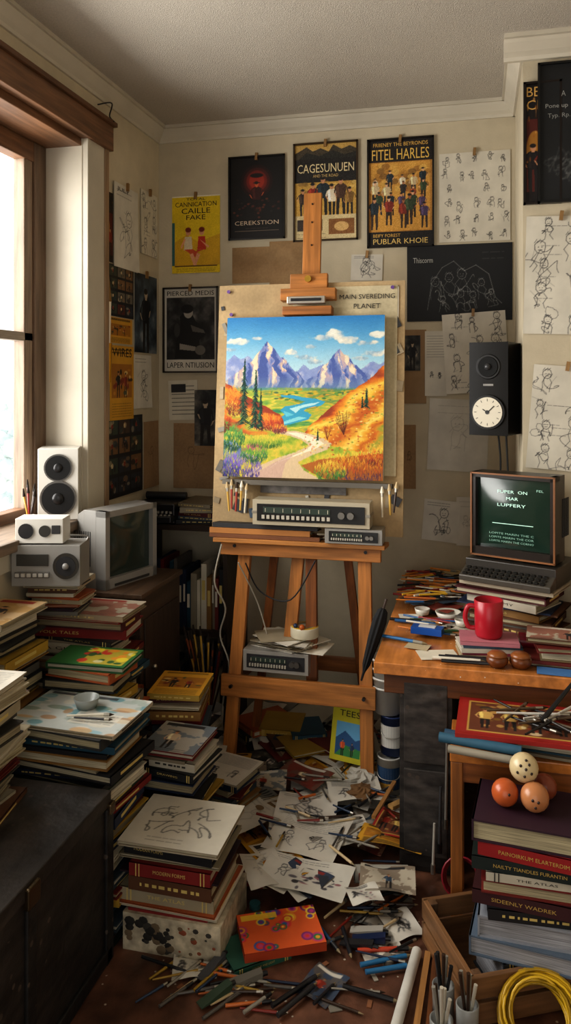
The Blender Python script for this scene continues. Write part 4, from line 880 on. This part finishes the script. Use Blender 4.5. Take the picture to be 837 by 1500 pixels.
def ball(x,y,z,r,c,dots):
    b.sphere((x,y,z),r,c,'gloss',24)
    for (a,e) in dots: 
        dd=Vector((math.cos(e)*math.sin(a),-math.cos(e)*math.cos(a),math.sin(e))); p=Vector((x,y,z))+dd*r*.97; b.sphere(p,r*.11,'#2a1a14','gloss',8)
ball(-.035,-.03,.035,.035,'#b55a2e',[(.3,.3)]); ball(.04,-.04,.037,.037,'#b57a50',[(-.2,.2),(.2,.1),(0,-.3)]); ball(.07,.03,.033,.033,'#7f3f28',[]); ball(.015,.0,.093,.038,'#cbb890',[(-.3,.5),(.1,.3),(.4,.6),(-.5,0),(0,-.2),(.5,0),(.2,.9)])
b.done()
b=B('yellow_cable_coil',(.145,1.99,.07),0,.75)
for k in range(20):
    r=.085+R.uniform(-.02,.014); P=[]; ph=R.uniform(0,6)
    for i in range(25): a=i/24*6.283; P.append((r*math.cos(a)*(1+.04*math.sin(2*a+ph)),r*math.sin(a)*(1+.04*math.sin(3*a+ph)),.0018*k-.02+.009*math.sin(a*2+ph)))
    b.tube(P,.0035,R.choice(['#b8921a','#9a7a14','#c9a222']),'gloss',7,False)
b.done()
b=B('red_cable_coil',(-.05,2.52,.05),0,1.2)
for k in range(4): b.tube([((.05+k*.003)*math.cos(i/20*6.283),(.05+k*.003)*math.sin(i/20*6.283),k*.007) for i in range(21)],.0035,'#8a2430','gloss',6,False)
b.done()
b=B('cardboard_tube',(0,0,0)); b.cyl((-.165,2.21,.016),(-.2,1.9,.016),.014,.014,'#d0ccc2','matte',20); b.cyl((-.2005,1.899,.016),(-.2,1.905,.016),.009,.009,'#4a4640','matte',16); b.done()
b=B('wooden_yardstick'); b.beam((-.135,2.22,.012),(-.15,1.9,.012),.016,.006,'#a87a48','wood_y'); b.beam((-.115,2.2,.02),(-.12,1.9,.014),.012,.006,'#6a4022','wood_y'); b.done()
b=B('glass_brush_jar',(-.085,2.02,0))
for dx,dy in((0,0),(.06,-.05),(-.0,-.11)):
    b.lathe((dx,dy,0),[(0,0),(.026,0),(.028,.08),(.025,.082),(.024,.005),(0,.005)],'#8a8a86','gloss')
    for k in range(5): a=k*1.2+dx; b.cyl((dx,dy,.01),(dx+.02*math.cos(a),dy+.02*math.sin(a),.13+.01*k),.003,.005,R.choice(['#b9b2a2','#8a867c','#3a2a20','#2a2a2c']),'gloss',7)
b.done()
def can(name,x,y,z,r,h,c,band,lid='#b8b4ac'):
    b=B(name,(x,y,z)); b.lathe((0,0,0),[(0,0),(r,0),(r,h),(r*1.03,h),(r*1.03,h+.005),(r*.9,h+.005),(r*.88,h-.003),(0,h-.003)],c,'gloss',28); b.cyl((0,0,h*.22),(0,0,h*.8),r*1.006,r*1.006,band,'print',28,False)
    b.tube([(r,0,h*.8),(r*.8,-r*.8,h*.55),(0,-r*1.1,h*.5),(-r*.8,-r*.8,h*.55),(-r,0,h*.8)],.002,lid,'metal',5); b.done()
can('paint_can',-.335,3.07,0,.048,.145,'#c9c6be','#2f4f74'); can('paint_can',-.325,3.09,.152,.046,.145,'#2a3a66','#d9d6ce')
b=B('plastic_bucket',(-.345,3.10,.305))
for k in range(4): b.lathe((0,0,.035*k),[(0,0),(.05,0),(.062,.1),(.066,.1),(.066,.108),(.06,.108),(.048,.006),(0,.006)],'#d2cfc8','gloss',28)
b.done()
b=B('folded_umbrella',(-.392,2.76,.575),0,-.1,.29); b.lathe((0,0,0),[(.003,-.03),(.004,0),(.012,.03),(.019,.12),(.022,.19),(.016,.225),(.007,.235),(0,.236)],'#151517','matte',32,(.18,8)); b.cyl((0,0,.23),(0,0,.27),.005,.005,'#3a2a20','gloss',8); b.done()
b=B('power_cord'); b.tube([(-1.0,3.0,.95),(-1.03,3.0,.8),(-1.0,3.05,.68),(-1.04,3.1,.55),(-1.0,3.1,.42),(-1.05,3.15,.2),(-1.0,3.1,.01)],.0035,'#b6b0a2'); b.tube([(-.93,3.0,.88),(-.88,3.1,.7),(-.84,3.12,.55)],.003,'#b6b0a2'); b.tube([(-.9,3.0,.88),(-.85,3.04,.76),(-.72,3.02,.74),(-.62,3.02,.9)],.003,'#1c1c1e'); b.done()
# ================================================================ FLOOR CLUTTER
R=random.Random(99)
b=B('floor_papers',(0,0,.001)); kk=0
def sheet(x,y,w,h,a,kind,res=None):
    global kk
    b.push((x,y,.002+kk*.0008),a); b.image(-w/2,-h/2,w,h,art(kind,*(res or (int(w*280),int(h*280)))),0,'print',flat=True,bend=(lambda u,v:.008*np.sin(u*3+v*2)**2)); b.pop(); kk+=1
for x,y,w_,h_,a,kd in((-.27,2.22,.12,.09,.5,'page'),(-.40,2.04,.1,.12,-.4,'mag'),(-.3,2.34,.14,.11,-.3,'mag'),(-.75,2.02,.12,.09,.3,'ink'),(-.22,2.32,.1,.12,.6,'sketchbig')): sheet(x,y,w_,h_,a,kd)
kinds=['page','mag','ink','faint','sketchbig','mag','page','card','photo','mag','page','orange']
for k in range(66):
    sheet(R.uniform(-1.0,-.3),R.uniform(2.66,3.6),R.uniform(.12,.21),R.uniform(.12,.22),R.uniform(-1.2,1.2),R.choice(kinds))
for k in range(8): sheet(R.uniform(-.68,-.35),R.uniform(2.35,2.7),R.uniform(.12,.16),R.uniform(.12,.18),R.uniform(-1,1),R.choice(kinds))
sheet(-.60,2.76,.22,.2,.1,'sketchbig'); sheet(-.56,2.60,.25,.25,-.12,'page',(110,110)); sheet(-.52,2.38,.28,.17,-.1,'ink',(120,80)); sheet(-.655,2.38,.12,.18,.5,'faint')
sheet(-.25,2.72,.2,.16,-.2,'art_red'); sheet(-.28,2.64,.22,.10,-.15,'orange'); sheet(-.27,2.42,.17,.13,.1,'mag'); sheet(-.33,2.33,.1,.08,.5,'ink'); sheet(-.45,2.92,.2,.16,.3,'page'); sheet(-.66,2.98,.2,.15,-.4,'mag'); sheet(-.8,2.9,.18,.15,.2,'mag')
b.done()
b=B('scattered_books',(0,0,.0))
for k in range(26):
    b.book(R.uniform(-1.0,-.45),R.uniform(3.2,3.55),(k%3)*.03,R.uniform(.14,.2),R.uniform(.18,.24),R.uniform(.012,.03),R.uniform(-1.3,1.3),R.choice(PAL),R.choice(['front','left']))
b.done()
b=B('floor_pens',(0,0,.0))
spots=[(-.75,2.75,.15,.1),(-.5,2.85,.2,.1),(-.55,2.98,.25,.1),(-.36,2.62,.08,.15),(-.35,2.85,.12,.1),(-.62,2.62,.2,.1)]
PC=['#1c1c1e','#1f2a40','#2a3a50','#8a8478','#7a2a20','#3a2a20','#9a7a2a','#1f1f22','#55504a','#c9b28a','#b8642a']
for k in range(34):
    sx,sy,dx,dy=R.choice(spots); b.pen(sx+R.uniform(-dx,dx),sy+R.uniform(-dy,dy),.078+.008*R.random(),R.uniform(-1.2,1.6),R.uniform(.08,.14),R.choice(PC),R.uniform(.0035,.005),0,R.random()<.3)
for sx,sy,dx,dy,m in((-.7,1.96,.13,.05,20),(-.48,1.98,.22,.07,12),(-.3,2.28,.12,.12,14),(-.28,2.5,.06,.1,6),(-.75,2.42,.05,.05,4)):
    for k in range(m): b.pen(sx+R.uniform(-dx,dx),sy+R.uniform(-dy,dy),.007+.004*(k%2)+(.01 if sy>2.2 else 0),R.uniform(-.2,1.2),R.uniform(.09,.16),R.choice(PC),R.uniform(.0035,.0055),0,R.random()<.5)
for x,y,a,c,L in((-.245,2.16,.5,'#2f6f9a',.15),(-.235,2.13,.45,'#2f6f9a',.13),(-.27,2.03,-.12,'#1c1c1e',.15),(-.46,2.0,.95,'#15151a',.17),(-.45,1.97,1.05,'#2a2a2c',.15),(-.42,2.21,-.85,'#2f5f8a',.15),(-.36,2.2,-1.2,'#26262a',.12),(-.25,2.2,.3,'#c04a30',.16)): b.pen(x,y,.014,a,L,c,.0065)
b.done()
b=B('paint_tubes',(0,0,0))
for x,y,a,c in((-.30,2.23,.1,'#1f2b4a'),(-.31,2.26,.0,'#a9a49a'),(-.33,2.2,-.1,'#2a2a2c'),(-.66,1.93,.9,'#3a4a3a'),(-.6,2.0,.5,'#6f6a60'),(-.7,2.02,1.2,'#4a4a4c')):
    b.push((x,y,.02),a); b.hexa([(-.05,-.014,-.01),(.045,-.011,-.01),(.045,.011,-.01),(-.05,.014,-.01),(-.05,-.014,-.008),(.045,-.011,.011),(.045,.011,.011),(-.05,.014,-.008)],c,'gloss'); b.cyl((.045,0,0),(.06,0,0),.007,.006,'#1c1c1e','gloss',8); b.pop()
for x,y in((-.66,2.3),(-.24,2.17),(-.21,2.42)): b.cyl((x,y,0),(x,y,.015),.017,.017,'#3a6a70' if x<-.6 else '#8a8478','gloss',14)
for k in range(20):
    x,y=R.uniform(-.85,-.25),R.uniform(1.9,2.3)
    if abs(x+.57)>.14: b.box(x,y,.002,R.uniform(.01,.035),R.uniform(.01,.025),.002,R.choice(['#a39a8a','#7a7468','#8a5a3a']),'matte',R.uniform(0,3))
b.done()
b=B('colourful_paperbacks',(-.565,2.16,0),.45); b.book(-.06,-.02,0,.17,.13,.02,.25,'#2a5a4a','front'); b.book(0.02,0,.02,.23,.16,.024,0,'#a8401a','front',lab=False); b.image(-.095,-.08,.23,.16,art('art_pop',100,70),.0447,'print',flat=True); b.done()
b=B('picture_book',(-.50,3.12,.19),-.25,-.22); b.box(0,0,0,.15,.02,.21,'#c9c02f','print'); b.image(-.075,-.105,.15,.21,art('art_hill',70,98),-.0107,'print'); b.text('TEES',-.045,.045,.065,.088,-.0115,'#2a2a1a'); b.done()
def crumple(name,x,y,r,c,sq=.6,seed=1,z=.06):
    rr=random.Random(seed); b=B(name,(x,y,z+r*sq*.9)); n=18; V=[];F=[]; m=10
    for k in range(m):
        t=math.pi*k/(m-1)
        for i in range(n):
            a=2*math.pi*i/n; q=r*(1+rr.uniform(-.28,.22)) if 0<k<m-1 else r; V.append((q*math.sin(t)*math.cos(a),q*math.sin(t)*math.sin(a),-q*sq*math.cos(t)))
    for k in range(m-1):
        for i in range(n): j=(i+1)%n; F.append((k*n+i,k*n+j,(k+1)*n+j)); F.append((k*n+i,(k+1)*n+j,(k+1)*n+i))
    b.add(V,F,c,'matte'); b.done()
crumple('crumpled_paper',-.44,3.02,.055,'#bfbaae',.4,2); crumple('crumpled_bag',-.42,2.9,.05,'#7a5a38',.4,4)
b=B('rolled_magazine',(-.29,2.47,.05),.15); b.cyl((-.09,0,0),(.08,.02,0),.026,.022,'#a8a498','print',18); b.cyl((-.091,0,0),(-.089,0,0),.018,.018,'#4a4640','print',16)
for k in range(7): b.box(-.07+k*.022,-.0235,.006,.012,.006,.02,R.choice(['#3a3a3c','#8a4030','#5a6a7a']),'print')
b.done()
b=B('wood_offcuts',(0,0,.07)); b.beam((-.30,2.78,.03),(-.14,2.98,.03),.025,.012,'#b08a54','wood_y'); b.beam((-.35,2.70,.03),(-.3,2.92,.05),.014,.01,'#a87a48','wood_y'); b.done()
b=B('hanging_tools',(0,0,0))
for x,z0,z1,c in((-.10,.2,.45,'#6f6b64'),(-.12,.12,.3,'#3a3a3c'),(-.075,.15,.5,'#2a2a2c'),(-.055,.25,.48,'#5a3a22'),(-.14,.05,.18,'#a9a49a')): b.cyl((x,2.565,z0),(x+.004,2.57,z1),.005,.004,c,'gloss',8); b.cyl((x,2.565,z0-.03),(x,2.565,z0),.008,.008,c,'metal',8)
b.done()
b=B('teacup',(-1.17,2.2,.602)); b.lathe((0,0,0),[(0,0),(.03,0),(.04,.03),(.037,.03),(.028,.004),(0,.004)],'#8f9490','gloss'); b.done()
b=B('fine_brushes',(-1.12,2.13,.606)); b.pen(0,0,.004,.3,.14,'#d9d2c2',.005,0,True); b.pen(.02,-.02,.004,.1,.12,'#3a3a3c',.004,0,True); b.done()
# ================================================================ LIGHT
def area(name,loc,rot,sx,sy,e,c):
    L=bpy.data.lights.new(name,'AREA'); L.shape='RECTANGLE'; L.size=sx; L.size_y=sy; L.energy=e; L.color=c
    o=bpy.data.objects.new(name,L); o.location=loc; o.rotation_euler=rot; col0.objects.link(o); return o
area('daylight_window',(-2.6,1.9,2.0),(0,math.radians(-84),0),2.4,3.0,200,(1.0,.975,.925))
w=bpy.data.worlds.new('sky'); bpy.context.scene.world=w; w.use_nodes=True
bg=w.node_tree.nodes['Background']; bg.inputs[0].default_value=(1,.972,.93,1); bg.inputs[1].default_value=1.5
# ================================================================ CAMERA
cam=bpy.data.cameras.new('camera'); o=bpy.data.objects.new('camera',cam); col0.objects.link(o)
o.location=(0,0,1.6); o.rotation_euler=(math.radians(90),0,math.radians(13.78))
cam.sensor_fit='VERTICAL'; cam.sensor_height=36; cam.lens=1150/1500*36; cam.shift_y=-(750-560)/1500; cam.clip_start=.05
bpy.context.scene.camera=o
vs=bpy.context.scene.view_settings; vs.view_transform='Standard'
try: vs.look='Medium High Contrast'
except Exception: pass
